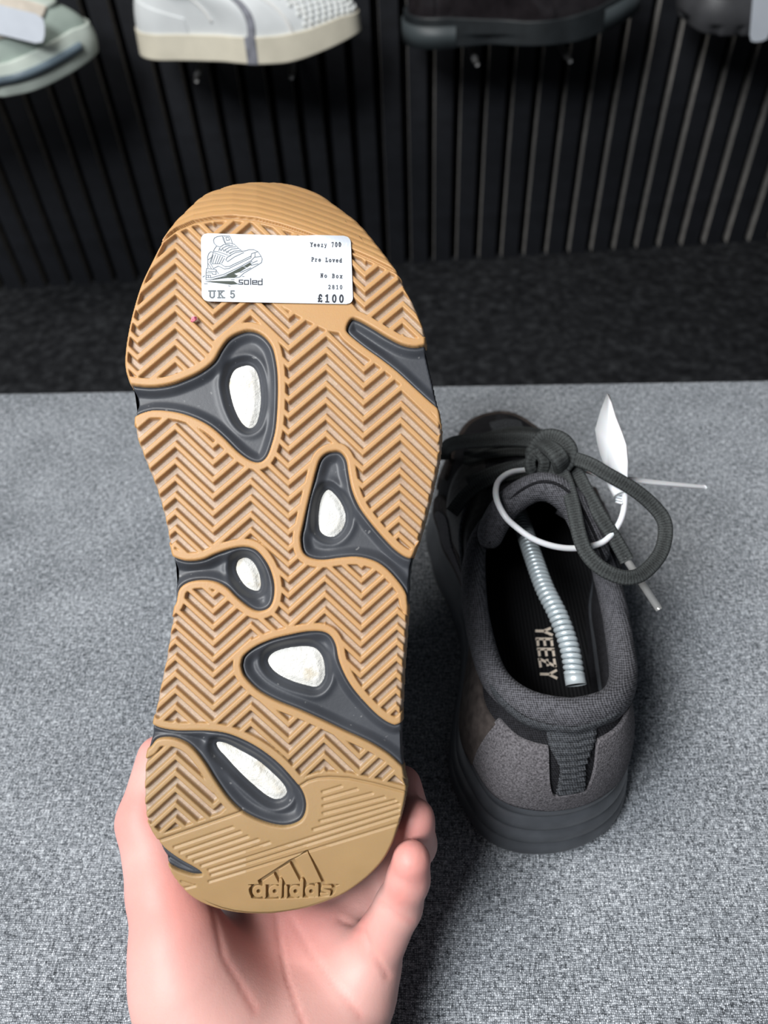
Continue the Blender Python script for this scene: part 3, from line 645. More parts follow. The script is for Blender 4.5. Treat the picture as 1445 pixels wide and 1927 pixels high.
V, F_, uv = sweep(wl(pz([(1020, 836, .124), (1038, 846, .130), (1052, 862, .130), (1058, 882, .122)], 24)), np.tile([.0046, .0026], (24, 1)), up=(0, -.5, .8), prof=SUPER); obj('knot_wrap', V, F_, M['lace'], kn, uv=uv)
V, F_, uv = sweep(wl(pz([(1012, 895, .112), (1000, 885, .118), (998, 866, .122), (1012, 854, .124), (1024, 868, .123), (1020, 892, .116)], 30)), np.tile([.0030, .0024], (30, 1)), up=(0, -.5, .8), prof=SUPER); obj('knot_wrap', V, F_, M['lace'], kn, uv=uv)

# ---- flat print helper: strokes drawn on a surface given by a mapping from traced coordinates to points
def ribbon(L, w, n=0, closed=False, ext=.42):
    P = np.array(L, float)
    if n: P = catmull(P, n, closed)
    if closed: P = np.vstack([P, P[:1]])
    V, F_ = [], []
    for a, b in zip(P[:-1], P[1:]):
        t = b-a; l = np.hypot(*t)
        if l < 1e-9: continue
        t = t/l; nn = np.array([-t[1], t[0]])*w/2; e = t*w*ext; k = len(V); V += [a-e+nn, a-e-nn, b+e-nn, b+e+nn]; F_.append([k, k+1, k+2, k+3])
    return V, F_
def arc(cx, cy, rx, ry, a0, a1, n=10): return [(cx+rx*cos(t), cy+ry*sin(t)) for t in np.linspace(radians(a0), radians(a1), n)]
G = {  # strokes in a box: x 0..0.6, y 0..1 up
 'Y': [[(.05, 1), (.3, .5), (.3, 0)], [(.3, .5), (.55, 1)], [(-.03, 1), (.15, 1)], [(.45, 1), (.63, 1)], [(.16, 0), (.44, 0)]],
 'e': [arc(.3, .34, .24, .34, 0, 320, 14), [(.06, .37), (.54, .37)]], 'z': [[(.1, .68), (.5, .68), (.1, 0), (.5, 0), (.5, .12)], [(.1, .68), (.1, .56)]],
 'y': [[(.08, .68), (.3, .05)], [(.52, .68), (.3, .05), (.2, -.24), (.06, -.24)], [(0, .68), (.18, .68)], [(.42, .68), (.6, .68)]],
 '7': [[(.08, .85), (.08, 1), (.52, 1), (.26, 0)]], '0': [arc(.3, .5, .23, .5, 0, 360, 18)], '2': [arc(.3, .73, .22, .27, 170, -40, 9)+[(.08, 0), (.53, 0), (.53, .13)]],
 '8': [arc(.3, .74, .19, .26, 0, 360, 14), arc(.3, .25, .23, .26, 0, 360, 14)], '1': [[(.1, .83), (.32, 1), (.32, 0)], [(.1, 0), (.54, 0)]],
 'P': [[(.12, 0), (.12, 1), (.36, 1)]+arc(.36, .75, .18, .25, 90, -90, 8)+[(.12, .5)], [(.0, 0), (.28, 0)], [(.02, 1), (.12, 1)]],
 'r': [[(.18, 0), (.18, .68)], [(.18, .42), (.34, .66), (.5, .6)], [(.05, 0), (.36, 0)], [(.05, .68), (.18, .68)]],
 'L': [[(.16, 1), (.16, 0), (.54, 0), (.54, .22)], [(.03, 1), (.32, 1)], [(.03, 0), (.16, 0)]], 'o': [arc(.3, .34, .24, .34, 0, 360, 16)],
 'v': [[(.06, .68), (.3, 0), (.54, .68)], [(0, .68), (.18, .68)], [(.42, .68), (.6, .68)]], 'd': [arc(.26, .33, .2, .33, 0, 360, 14), [(.36, 1), (.48, 1), (.48, 0), (.58, 0)]],
 'N': [[(.1, 0), (.1, 1), (.5, 0), (.5, 1)], [(0, 0), (.2, 0)], [(.0, 1), (.1, 1)], [(.38, 1), (.6, 1)]],
 'B': [[(.12, 0), (.12, 1), (.34, 1)]+arc(.34, .76, .16, .24, 90, -90, 7)+[(.12, .52)], [(.34, .52)]+arc(.36, .26, .19, .26, 90, -90, 8)+[(.12, 0)], [(.0, 0), (.12, 0)], [(0, 1), (.12, 1)]],
 'x': [[(.08, .68), (.52, 0)], [(.52, .68), (.08, 0)], [(.0, .68), (.18, .68)], [(.42, .68), (.6, .68)], [(0, 0), (.18, 0)], [(.42, 0), (.6, 0)]],
 'U': [[(.1, 1), (.1, .3)]+arc(.3, .28, .2, .28, 180, 360, 9)+[(.5, 1)], [(-.02, 1), (.24, 1)], [(.36, 1), (.62, 1)]],
 'K': [[(.12, 0), (.12, 1)], [(.5, 1), (.12, .42)], [(.24, .56), (.54, 0)], [(0, 0), (.26, 0)], [(0, 1), (.26, 1)], [(.38, 1), (.6, 1)], [(.42, 0), (.66, 0)]],
 '5': [[(.5, 1), (.12, 1), (.1, .55)]+arc(.28, .32, .24, .32, 125, -150, 12)],
 '\u00a3': [arc(.36, .74, .17, .26, 10, 180, 9)+[(.24, .4), (.08, .04), (.3, .1), (.52, .02), (.56, .16)], [(.06, .46), (.46, .46)]]}
def strokes_obj(name, polys, mapper, mat, parent, tris=None, ext=.42):
    V, F_ = [], []
    for L, w, n in polys:
        v, f = ribbon(L, w, n, ext=ext); k = len(V); V += v; F_ += [[i+k for i in q] for q in f]
    for poly in (tris or []):
        k = len(V); V += [np.array(p) for p in poly]; F_.append(list(range(k, k+len(poly))))
    V = np.array(V); o = obj(name, mapper(V), F_, mat, parent, smooth_=False); return o
def text_polys(s, x0, y0, adv, hgt, w, ang=0.0, wid=None):
    out = []; ca, sa_ = cos(ang), sin(ang); wid = wid or hgt
    for i, ch in enumerate(s):
        for L in G.get(ch, []):
            out.append(([(x0+ca*(i*adv+px*wid)+sa_*py*hgt, y0+sa_*(i*adv+px*wid)-ca*py*hgt) for px, py in L], w, 0))
    return out

# ---- price label stuck across the toe of the held sole
stick = empty('price_label', mat4=hm4); tag(stick, 'white rounded price label stuck on the tan sole', 'label')
C4 = np.array([(378.5, 440), (660, 447.5), (664.5, 573.5), (380.5, 568)])
def slift(px, py, ex): return .0006+.0011*sstep(-12, 4, arcy(px)-py)+ex
def smap(ex): return lambda V: held_local(on_sole(V[:, 0], V[:, 1])+np.stack([0*V[:, 0], 0*V[:, 0], slift(V[:, 0], V[:, 1], ex)], 1))
b_ = np.r_[np.linspace(0, .1, 8), np.linspace(.1, .9, 14)[1:-1], np.linspace(.9, 1, 8)]; rr = .1; cut = np.where(b_ < rr, rr-np.sqrt(np.maximum(0, rr**2-(rr-b_)**2)), np.where(b_ > 1-rr, rr-np.sqrt(np.maximum(0, rr**2-(b_-1+rr)**2)), 0))*.447
G2 = []
for b, c in zip(b_, cut):
    a = np.linspace(c, 1-c, 40)[:, None]; G2.append((C4[0]*(1-a)+C4[1]*a)*(1-b)+(C4[3]*(1-a)+C4[2]*a)*b)
G2 = np.array(G2).reshape(-1, 2); nr_ = len(b_); f = gridfaces(nr_, 40)
V = np.vstack([smap(0)(G2), smap(-.00025)(G2)]); n = nr_*40; bd = list(range(40))+[i*40+39 for i in range(1, nr_)]+[(nr_-1)*40+i for i in range(38, -1, -1)]+[i*40 for i in range(nr_-2, 0, -1)]
Fa = f.tolist()+(f[:, ::-1]+n).tolist()+[[bd[i], bd[(i+1) % len(bd)], n+bd[(i+1) % len(bd)], n+bd[i]] for i in range(len(bd))]
pl = obj('paper', V, [q[::-1] for q in Fa], M['paper'], stick, smooth_=False)
pm = smap(.00012)
KT = 110/1445; ct = lambda x, y: (560+x*KT, 440+y*KT)
def txt(s, xa, ya, xb, yb, hgt, w, mat='ink'):
    (x0, y0), (x1, y1) = ct(xa, ya), ct(xb, yb); wid = hgt*KT*.95; adv = (math.hypot(x1-x0, y1-y0)-.6*wid)/(len(s)-1)
    o = strokes_obj('lettering', text_polys(s, x0, y0, adv, hgt*KT, w*KT, math.atan2(y1-y0, x1-x0), wid), pm, M[mat], stick)
txt('Yeezy 700', 318, 330, 1068, 352, 92, 16); txt('Pre Loved', 348, 695, 1088, 722, 92, 16); txt('No Box', 572, 1092, 1100, 1112, 92, 16)
txt('2810', 760, 1376, 1100, 1382, 92, 14); txt('\u00a3100', 505, 1695, 1130, 1706, 172, 34)
KI = 160/1445; ci = lambda L: [(375+x*KI, 430+y*KI) for x, y in L]
strokes_obj('lettering', text_polys('UK', *ci([(172, 1186)])[0], 16.5, 12.6, 2.4, 0, 19)+text_polys('5', *ci([(530, 1186)])[0], 14, 12.6, 2.3, 0, 14.5), pm, M['ink_light'], stick)
sol = [[(745, 888), (683, 888), (683, 924), (740, 930), (740, 958), (668, 955)], [(772, 892), (838, 892), (838, 960), (772, 960), (772, 892)], [(876, 862), (876, 964)], [(985, 958), (908, 958), (908, 898), (980, 898), (980, 928), (908, 928)], [(1070, 868), (1070, 966), (1006, 966), (1006, 905), (1070, 905)]]
strokes_obj('lettering', [(ci(L), 1.6, 0) for L in sol], pm, M['ink'], stick)
draw = [[(245, 215), (262, 175), (310, 150), (385, 138), (440, 140)], [(245, 215), (258, 265), (300, 308)], [(398, 150), (415, 210), (445, 270)], [(415, 160), (450, 262)], [(440, 140), (515, 142), (545, 195), (565, 265)], [(462, 160), (500, 162), (520, 205), (468, 215), (455, 165)], [(445, 270), (520, 258), (600, 280), (650, 330), (735, 400)], [(300, 308), (262, 360), (245, 400)], [(300, 308), (355, 325)], [(355, 330), (420, 285), (520, 290)], [(400, 345), (470, 310), (575, 300)], [(440, 375), (520, 330), (620, 322)], [(480, 405), (560, 360), (660, 350)], [(520, 440), (590, 395), (700, 385)], [(335, 390), (350, 345), (372, 390), (400, 345), (420, 400), (445, 370), (470, 425), (490, 400), (520, 440), (545, 415)], [(245, 400), (320, 405), (500, 468)], [(260, 425), (440, 490)], [(520, 472), (620, 420), (735, 400), (800, 388), (850, 372), (930, 372), (1000, 405), (1050, 480), (1072, 530), (1060, 590), (1000, 630), (880, 700), (760, 770), (690, 835), (620, 845)], [(455, 545), (480, 500), (540, 470)], [(455, 545), (485, 575), (600, 495), (760, 420)], [(200, 405), (165, 440), (145, 500), (150, 560), (150, 680)], [(200, 405), (245, 415), (215, 500), (150, 545)], [(215, 500), (185, 590), (245, 690)], [(150, 600), (215, 700)], [(240, 460), (205, 590)], [(280, 455), (232, 600)], [(320, 470), (275, 605)], [(360, 480), (310, 605)], [(400, 495), (345, 605)], [(430, 520), (385, 600)], [(215, 612), (360, 608), (440, 660), (520, 655), (620, 605), (720, 560), (880, 480)], [(250, 690), (330, 650), (430, 700), (510, 690), (640, 625), (880, 510), (890, 440), (950, 420), (1000, 405)], [(950, 420), (950, 490), (880, 560), (700, 660), (420, 790), (200, 850), (125, 840)], [(1050, 485), (950, 500)], [(130, 690), (120, 760), (118, 880), (190, 885), (400, 830), (700, 690), (900, 570)], [(130, 690), (290, 710), (290, 790), (230, 790), (225, 765), (130, 765)], [(150, 735), (280, 745)], [(125, 805), (195, 805), (200, 850)], [(155, 805), (165, 845)], [(290, 715), (330, 780)], [(900, 600), (990, 560)], [(880, 640), (1000, 610)], [(700, 760), (880, 680)], [(66, 835), (98, 815)], [(90, 950), (140, 950)], [(500, 985), (530, 990)], [(545, 880), (600, 880)], [(735, 825), (765, 828)]]
strokes_obj('logo_drawing', [(ci(L), .95, 0) for L in draw], pm, M['ink_light'], stick)
strokes_obj('logo_shading', [], pm, M['ink_olive'], stick, [ci(p) for p in [[(205, 888), (420, 835), (560, 770), (620, 790), (640, 830), (400, 860)], [(460, 805), (620, 720), (740, 655), (800, 680), (690, 750), (560, 790)], [(420, 850), (560, 790), (660, 810), (600, 850)], [(760, 655), (860, 595), (900, 615), (810, 675)], [(90, 912), (300, 905), (590, 905), (650, 945), (690, 955), (540, 965), (300, 935)]]])
# bit of pink debris caught in the tread
cb = on_sole(np.array([364.]), np.array([600.]))[0]; pv = rng.normal(size=(16, 3)); pv /= np.linalg.norm(pv, axis=1)[:, None]
import bmesh
bm = bmesh.new()
for p in pv*np.array([.0016, .0016, .0012])+np.array([-cb[0], cb[1], -cb[2]]): bm.verts.new(p)
bmesh.ops.convex_hull(bm, input=bm.verts); me = bpy.data.meshes.new('crumb'); bm.to_mesh(me); bm.free(); me.materials.append(M['pink'])
cr = link(bpy.data.objects.new('crumb', me)); cr.matrix_world = hm4; tag(cr, 'tiny pink crumb stuck in the sole tread below the price label', 'crumb')
# YEEZY print on the insole
KY = 120/1445; cy = lambda L: [(990+x*KY, 1160+y*KY) for x, y in L]
yz = [[(205, 328), (400, 330), (560, 262)], [(400, 335), (600, 425)], [(215, 508), (600, 512)], [(255, 508), (272, 670)], [(405, 510), (432, 670)], [(570, 512), (592, 672)], [(245, 738), (635, 742)], [(285, 738), (305, 902)], [(440, 740), (465, 900)], [(605, 742), (630, 905)], [(295, 945), (330, 1155)], [(295, 960), (670, 1130)], [(630, 955), (665, 1150)], [(470, 965), (495, 1125)], [(312, 1305), (520, 1310), (695, 1215)], [(520, 1315), (705, 1405)]]
IZ = (sform.iz+.0014)*RS
strokes_obj('insole_lettering', [(cy(L), 5.0, 0) for L in yz], lambda V: wl([atz(x, y, IZ) for x, y in V]), M['print'], ins, ext=.0)

# ---- spring shoe tree inside the standing shoe
sp_c = pz([(948, 880, .045), (962, 930, .060), (982, 985, .068), (1001, 1041, .073), (1024, 1105, .075), (1051, 1160, .074), (1072, 1220, .070), (1082, 1277, .065)], 400)
b0 = sp_c[0].copy(); tree = empty('shoe_tree', tuple(sp_c.mean(0)*[1, 1, 0]+[0, 0, .034])); tl0 = np.array(tree.location)
tag(tree, 'coiled steel spring shoe tree inside the standing sneaker', 'shoe tree')
L_ = np.r_[0, np.cumsum(np.linalg.norm(np.diff(sp_c, axis=0), axis=1))]; turns = L_[-1]/.0027; nn = int(turns*18); q = np.linspace(0, L_[-1], nn)
ctr = np.stack([np.interp(q, L_, sp_c[:, i]) for i in range(3)], 1); T = np.gradient(ctr, axis=0); T /= np.linalg.norm(T, axis=1)[:, None]
S_ = np.cross(T, (0, 0, 1)); S_ /= np.linalg.norm(S_, axis=1)[:, None]; U_ = np.cross(S_, T); a = q/.0027*2*pi
hel = ctr+.0037*(S_*np.cos(a)[:, None]+U_*np.sin(a)[:, None])-tl0
V, F_, uv = sweep(hel, .00128, up=T, seg=8); obj('spring_coil', V, F_, M['steel'], tree)
V, F_, uv = sweep(ctr[::8]-tl0, .0024, seg=8); obj('spring_core', V, F_, M['felt'], tree)
e0 = sp_c[0]-tl0; P = np.array([e0+T[0]*k for k in np.linspace(.004, -.05, 14)]); V, F_, uv = sweep(P+np.array([0, 0, -.002]), np.stack([.02*np.sqrt(np.sin(np.linspace(.25, pi-.15, 14))), .011*np.sqrt(np.sin(np.linspace(.25, pi-.15, 14)))], 1), seg=20); obj('toe_form', V, F_, M['leather'], tree)
V, F_, uv = sweep(np.array([sp_c[-1]-tl0-T[-1]*.002, sp_c[-1]-tl0+T[-1]*.003]), .0049, seg=16); obj('heel_knob', V, F_, M['steel'], tree)

# ---- white security tag looped through the laces
tg0 = atz(1100, 960, .10); sec = empty('security_tag', tuple(tg0)); tag(sec, 'white plastic security tag looped through the laces', 'security tag')
st = pz([(1150, 905, .117), (1125, 893, .114), (1095, 884, .110), (1055, 882, .108), (1015, 884, .110), (1001, 884, .112), (964, 888, .118), (941, 902, .121), (933, 921, .123), (936, 944, .123), (950, 971, .121), (969, 990, .118), (1001, 1013, .115), (1038, 1027, .112), (1075, 1032, .109), (1111, 1028, .107), (1139, 1017, .107), (1162, 990, .110), (1173, 962, .114), (1176, 928, .118)], 140)
V, F_, uv = sweep(st-tg0, .00145, seg=10); obj('strap', V, F_, M['plastic'], sec)
fp = [(1146, 742, .140), (1134, 772, .136), (1123, 810, .131), (1127, 835, .128), (1133, 858, .125), (1142, 880, .122), (1152, 898, .119), (1176, 932, .117), (1182, 905, .125), (1183, 870, .132), (1180, 838, .138), (1172, 815, .141), (1160, 785, .143), (1152, 758, .142)]
Pp = np.array([atz(*q) for q in fp])-tg0; c_ = Pp.mean(0)+np.array([-.0015, .001, 0]); n_ = np.cross(Pp[4]-Pp[0], Pp[10]-Pp[0]); n_ /= np.linalg.norm(n_)
V = np.vstack([Pp, c_[None], Pp+n_*.0012, c_[None]+n_*.0012]); k = len(Pp); F_ = [[i, (i+1) % k, k] for i in range(k)]+[[k+1+(i+1) % k, k+1+i, 2*k+1] for i in range(k)]+[[i, k+1+i, k+1+(i+1) % k, (i+1) % k] for i in range(k)]
obj('flag', V, F_, M['plastic'], sec)
V, F_, uv = sweep(pz([(1138, 880, .120), (1152, 905, .121), (1166, 930, .119)], 12)-tg0, np.tile([.0030, .0022], (12, 1)), prof=SUPER); obj('lock_block', V, F_, M['plastic'], sec)
for j in range(3):
    V, F_, uv = sweep(pz([(1158, 934+j*5, .117), (1165, 936+j*5, .117), (1171, 937+j*5, .117)], 4)-tg0, .0006, seg=6); obj('tooth', V, F_, M['plastic'], sec)
V, F_, uv = sweep(pz([(1168, 902, .120), (1190, 903, .117), (1240, 909, .110), (1327, 917, .097)], 30)-tg0, np.stack([np.r_[.0016, np.full(4, .0018), np.linspace(.0018, .0011, 25)], np.full(30, .0008)], 1), prof=SUPER); obj('tail', V, F_, M['plastic'], sec)

# ------------------------------------------------------------------ hand holding the shoe by the heel
J = lambda x, y, d: atd(x, y, d)
chains = [  # (px, py, depth, radius)
 [(382, 1900, .290, .0235), (334, 1765, .292, .0168), (312, 1680, .300, .0145), (276, 1545, .314, .0118), (299, 1425, .326, .0092)],
 [(430, 2010, .290, .022), (470, 1840, .312, .0150), (490, 1745, .322, .0120), (655, 1610, .362, .0095), (722, 1520, .354, .0088), (728, 1440, .335, .0080)],
 [(480, 2010, .292, .020), (535, 1840, .314, .0145), (560, 1748, .322, .0115), (715, 1630, .348, .0096), (772, 1540, .326, .0088), (756, 1478, .309, .0080)],
 [(540, 2010, .292, .020), (600, 1850, .311, .0145), (632, 1765, .316, .0112), (735, 1668, .330, .0094), (780, 1588, .313, .0086), (779, 1542, .298, .0083)],
 [(590, 2010, .290, .020), (650, 1880, .304, .0150), (693, 1810, .303, .0118), (750, 1705, .294, .0087), (768, 1655, .288, .0077), (774, 1619, .284, .0073)],
 [(350, 1850, .288, .0185), (420, 1960, .288, .0230), (450, 2060, .284, .0230)],
 [(670, 1880, .300, .0130), (620, 1980, .294, .0190), (580, 2060, .288, .0220)],
 [(440, 1780, .317, .0130), (450, 1900, .306, .0180), (470, 2040, .286, .0240), (470, 2300, .255, .0270), (450, 2800, .20, .030)], [(560, 2040, .288, .0230), (555, 2300, .257, .0260), (540, 2800, .20, .029)]]
pts = [[(J(x, y, d), r_) for x, y, d, r_ in c] for c in chains]
allp = np.array([p for c in pts for p, _ in c]); lo, hi = allp.min(0)-.034, allp.max(0)+.034; h_ = .0014
dims = np.ceil((hi-lo)/h_).astype(int)+1; gx = np.stack(np.meshgrid(*[lo[i]+h_*np.arange(dims[i]) for i in range(3)], indexing='ij'), -1).reshape(-1, 3)
D = None; fing = []
for ci_, c in enumerate(pts):
    d = None
    for (a, r1), (b, r2) in zip(c[:-1], c[1:]):
        e = roundcone(gx, a, b, r1, r2); d = e if d is None else smin(d, e, .0035)
    fing.append(d)
palm = fing[0]*0+1.
for k_ in (5, 6, 7, 8): palm = smin(palm, fing[k_], .016)
# fingers join the palm softly but stay apart from one another
base_pts = [pts[i][2][0] for i in (1, 2, 3, 4)]
fmin = None
for i in (1, 2, 3, 4):
    fmin = fing[i] if fmin is None else np.minimum(fmin, fing[i])
web = np.minimum(1, fing[1]*0+1)
meta = None
for i in (1, 2, 3, 4):
    (a, r1), (b, r2), (c_, r3) = pts[i][:3]; e = np.minimum(roundcone(gx, a, b, r1, r2), roundcone(gx, b, c_, r2, r3)); meta = e if meta is None else smin(meta, e, .014)
D = smin(palm, meta, .014); D = smin(D, fing[0], .012)
for i in (1, 2, 3, 4): D = smin(D, fing[i], .0028)
D = D.reshape(dims)
hv, hf = surface_nets(D, lo, h_)
for _ in range(3):       # light smoothing
    acc = np.zeros_like(hv); cnt = np.zeros(len(hv))
    for a, b in ((0, 1), (1, 2), (2, 3), (3, 0)):
        np.add.at(acc, hf[:, a], hv[hf[:, b]]); np.add.at(acc, hf[:, b], hv[hf[:, a]]); np.add.at(cnt, hf[:, a], 1); np.add.at(cnt, hf[:, b], 1)
    hv = hv*.5+.5*acc/cnt[:, None]
red = np.zeros(len(hv))
for c in pts[:5]:
    p, r_ = c[-1]; red = np.maximum(red, .75*np.exp(-(np.linalg.norm(hv-p, axis=1)/.010)**2))
for p, s_ in ((J(245, 1545, .305), .014), (J(330, 1700, .29), .022), (J(690, 1755, .296), .010), (J(745, 1690, .28), .007), (J(560, 1740, .31), .02)): red = np.maximum(red, .5*np.exp(-(np.linalg.norm(hv-p, axis=1)/s_)**2))
# palm creases: shallow grooves following traced lines on the palm
view = (CAM-hv); vd = hv-CAM; dep = vd@FW; hpx = np.stack([722.5+FPX*(vd@RT)/dep, 963.5-FPX*(vd@UP)/dep], 1)
nrmv = np.zeros_like(hv); fnm = np.cross(hv[hf[:, 2]]-hv[hf[:, 0]], hv[hf[:, 3]]-hv[hf[:, 1]])
for k_ in range(4): np.add.at(nrmv, hf[:, k_], fnm)
nrmv /= np.linalg.norm(nrmv, axis=1)[:, None]+1e-12
facing = sstep(.1, .5, (nrmv*view).sum(1)/np.linalg.norm(view, axis=1))
for L, dp, wd in (([(520, 1725), (528, 1780), (540, 1840), (572, 1930)], .0007, 4), ([(549, 1730), (582, 1788), (624, 1848), (680, 1912)], .0007, 4), ([(640, 1730), (665, 1740), (683, 1750), (700, 1790), (730, 1838)], .0010, 5), ([(738, 1648), (762, 1658), (790, 1672)], .0005, 3), ([(716, 1698), (750, 1724), (775, 1735)], .0005, 4), ([(400, 1700), (420, 1800), (480, 1900)], .0005, 6)):
    for a, b in zip(L[:-1], L[1:]): pass
    dd_ = np.min([segd(hpx, a, b) for a, b in zip(L[:-1], L[1:])], 0); g_ = np.exp(-(dd_/wd)**2)*facing; hv = hv-nrmv*(.75*dp*g_)[:, None]; red = np.maximum(red, .25*np.exp(-(dd_/(wd*2))**2)*facing)
hand = obj('hand', hv, hf, M['skin'], attr={'red': red}); tag(hand, 'bare left hand cradling the heel of the upturned sneaker', 'hand')

# ------------------------------------------------------------------ shoes on the wall display, side on, toes to the right
def peg(px, py, lab):
    p = aty(px, py, 1.215); z = p[2]; e = empty('display_peg', (p[0], WY, z)); a = np.linspace(0, -.135, 8)
    V, F_, uv = sweep(np.array([[0, y, 0] for y in a]), np.r_[np.full(6, .0045), .0048, .003], seg=12); obj('rod', V, F_, M['peg'], e)
    V, F_, uv = sweep(np.array([[0, .001, 0], [0, -.004, 0]]), .010, seg=16); obj('flange', V, F_, M['peg'], e); tag(e, lab, 'peg', 'display pegs on the slatted wall'); return e
M['peg'] = plain('peg_metal', (.16, .16, .16), .4, .5)
def dframe(heel, ang, scl, pitch=0.0):
    """shoe frame: toe towards +x turned by ang about z, outer side to the viewer"""
    ca, sa_ = cos(ang), sin(ang); Yv = np.array([ca, sa_, 0]); Zv = np.array([0, 0, 1.]); Yv = Yv*cos(pitch)+Zv*sin(pitch); Xv = np.cross(Yv, Zv); Xv /= np.linalg.norm(Xv); Zv = np.cross(Xv, Yv)
    A = np.stack([Xv, Yv, Zv], 1)*scl; return Matrix([list(A[i])+[heel[i]] for i in range(3)]+[[0, 0, 0, 1]])
def wall_shoe(e, fm, mats, prof, insole=True):
    """sole wall by profile(frac, y) -> outward offset; upper, lining, insole, collar"""
    fr = np.linspace(0, 1, 20); n = len(RING); V = []
    for f_ in fr:
        y = fm.foot(RING)[:, 1]; z = fm.zb(y)+f_*(fm.ztop(y)-fm.zb(y)); V.append(fm.edge(RING, prof(f_, y), z))
    V = np.array(V).reshape(-1, 3); F_ = gridfaces(20, n, True).tolist()
    for i in range(1, 79): F_.append([i, 160-i, 159-i, i+1])
    F_.append([0, 159, 1]); k = 19*n; inn = fm.edge(RING, np.full(n, -.016), fm.ztop(fm.foot(RING)[:, 1])-.002); V = np.vstack([V, inn]); F_ += [[k+i, k+(i+1) % n, k+n+(i+1) % n, k+n+i] for i in range(n)]
    so = obj('sole', V, F_, mats['sole'], e)
    V, F_ = band(fm.S, RING, np.linspace(0, 1, 24)); obj('upper', V, F_, mats['upper'], e)
    V, F_ = band(fm.lining, RING, np.linspace(0, 1, 14)); obj('lining', V, F_[:, ::-1], mats['lining'], e)
    p = np.linspace(0, 1, 40); c = fm.foot(p); a = fm.edge(p, np.full(40, -.0165), fm.iz+.8*fm.zb(c[:, 1])); c = fm.foot(-p-1e-9); b = fm.edge(-p-1e-9, np.full(40, -.0165), fm.iz+.8*fm.zb(c[:, 1]))
    t = np.linspace(0, 1, 8)[None, :, None]; obj('insole', (b[:, None]*(1-t)+a[:, None]*t).reshape(-1, 3), gridfaces(40, 8)[:, ::-1], mats['lining'], e)
    Ps = np.linspace(-.97, .97, 120); T, a = fm._pick(Ps, fm.Tr, fm.Tl); V, F_, uv = sweep(T, np.tile([.0045, .006], (120, 1)), seg=12); obj('collar', V, F_, mats['collar'], e)
    yy = np.linspace(.13, .20, 12); c0 = fm.S(np.ones(40), np.linspace(.5, 1, 40)); 
    for j, (y, w_) in enumerate(((.165, .024), (.180, .025), (.195, .025), (.21, .024))):
        PPg, SSg = np.meshgrid(np.linspace(.6, 1.4, 90), np.linspace(.35, 1, 50), indexing='ij'); SU = fm.S(PPg, SSg).reshape(-1, 3)
        x = np.linspace(-w_, w_, 16); z = np.array([SU[np.argmin((SU[:, 0]-q)**2+(SU[:, 1]-y)**2), 2] for q in x])+.003
        V, F_, uv = sweep(np.stack([x, np.full(16, y), z], 1), np.tile([.0034, .0013], (16, 1)), prof=SUPER); obj('lace_row', V, F_, mats['lace'], e, uv=uv)
    tn = np.array([[0, .165, .098], [0, .150, .110], [0, .138, .125], [0, .130, .138]]); V, F_, uv = sweep(catmull(tn, 14, False), np.tile([.026, .005], (14, 1)), up=(0, .8, .5), prof=SUPER); obj('tongue', V, F_, mats['collar'], e)
    return so
ft_n = FOOT*np.array([.86, 1.0]); ft_n = ft_n-np.array([ft_n[:, 0].mean()*.3, 0])
ztF = lambda vals: (lambda y: np.interp(y, [0, .05, .1, .15, .2, .24, .28], vals))
zs = lambda y: .48*np.clip(y-.20, 0, None)**1.5*1.5
# white low-top with studded toe, cream sole
M['wl'] = plain('white_leather', (.62, .645, .65), .5, .4, 30, .05, .1, 500); M['cream'] = plain('cream_rubber', (.62, .58, .47), .55, .35, 30, .08); M['wline'] = plain('white_lining', (.7, .7, .68), .8, .2)
M['stud'] = plain('white_stud', (.74, .76, .74), .3, .5); M['gtape'] = plain('grey_strap', (.20, .205, .235), .55, .4, 80, .3)
wf = ShoeForm(ft_n, TR, TL, ztF([.030, .030, .030, .030, .031, .035, .044]), zs, inset=.0035, toez=.075)
h0 = aty(262, 116, 1.19); wm4 = dframe((h0[0], 1.222, h0[2]+.004), radians(-8), 1.03, radians(-.5)); wsh = empty('sneaker', mat4=wm4)
tag(wsh, 'white low-top sneaker with studded toe and cream sole on the wall display', 'sneaker')
wall_shoe(wsh, wf, dict(sole=M['cream'], upper=M['wl'], lining=M['wline'], collar=M['wl'], lace=M['wline']), lambda f_, y: .0015-.002*f_+0*y)
sv_, sf_ = [], []
cone = np.array([[cos(t)*.0030, sin(t)*.0030, 0] for t in np.linspace(0, 2*pi, 8, endpoint=False)]+[[cos(t)*.0022, sin(t)*.0022, .0022] for t in np.linspace(0, 2*pi, 8, endpoint=False)]+[[0, 0, .0042]])
cf = [[i, (i+1) % 8, 8+(i+1) % 8, 8+i] for i in range(8)]+[[8+i, 8+(i+1) % 8, 16] for i in range(8)]
stud = None
for r_ in range(7):
    for c_ in range(-9, 15):
        P_ = 1+c_*.026+(.013 if r_ % 2 else 0); t_ = .10+r_*.072
        p0 = wf.S(np.array([P_]), np.array([t_]))[0]; n0 = wf.S(np.array([P_]), np.array([t_]), np.array([.001]))[0]-p0; n0 /= np.linalg.norm(n0)
        if P_ > 1.22: continue
        if stud is None: so_ = obj('stud', cone, cf, M['stud'], wsh); stud = so_.data
        else: so_ = link(bpy.data.objects.new('stud', stud), wsh)
        so_.matrix_local = Matrix.Translation(p0)@Vector(n0).to_track_quat('Z', 'Y').to_matrix().to_4x4()
tt = np.linspace(0, .95, 30); PPs = .530+.10*tt[:, None]+np.linspace(0, .036, 8)[None]; SSs = np.repeat(tt[:, None], 8, 1); Os = np.full(PPs.shape, .0022); Os[:, 0] = Os[:, -1] = -.0004; obj('strap', wf.S(PPs, SSs, Os).reshape(-1, 3), gridfaces(30, 8)[:, ::-1], M['gtape'], wsh)['label'] = 'grey fabric strap'
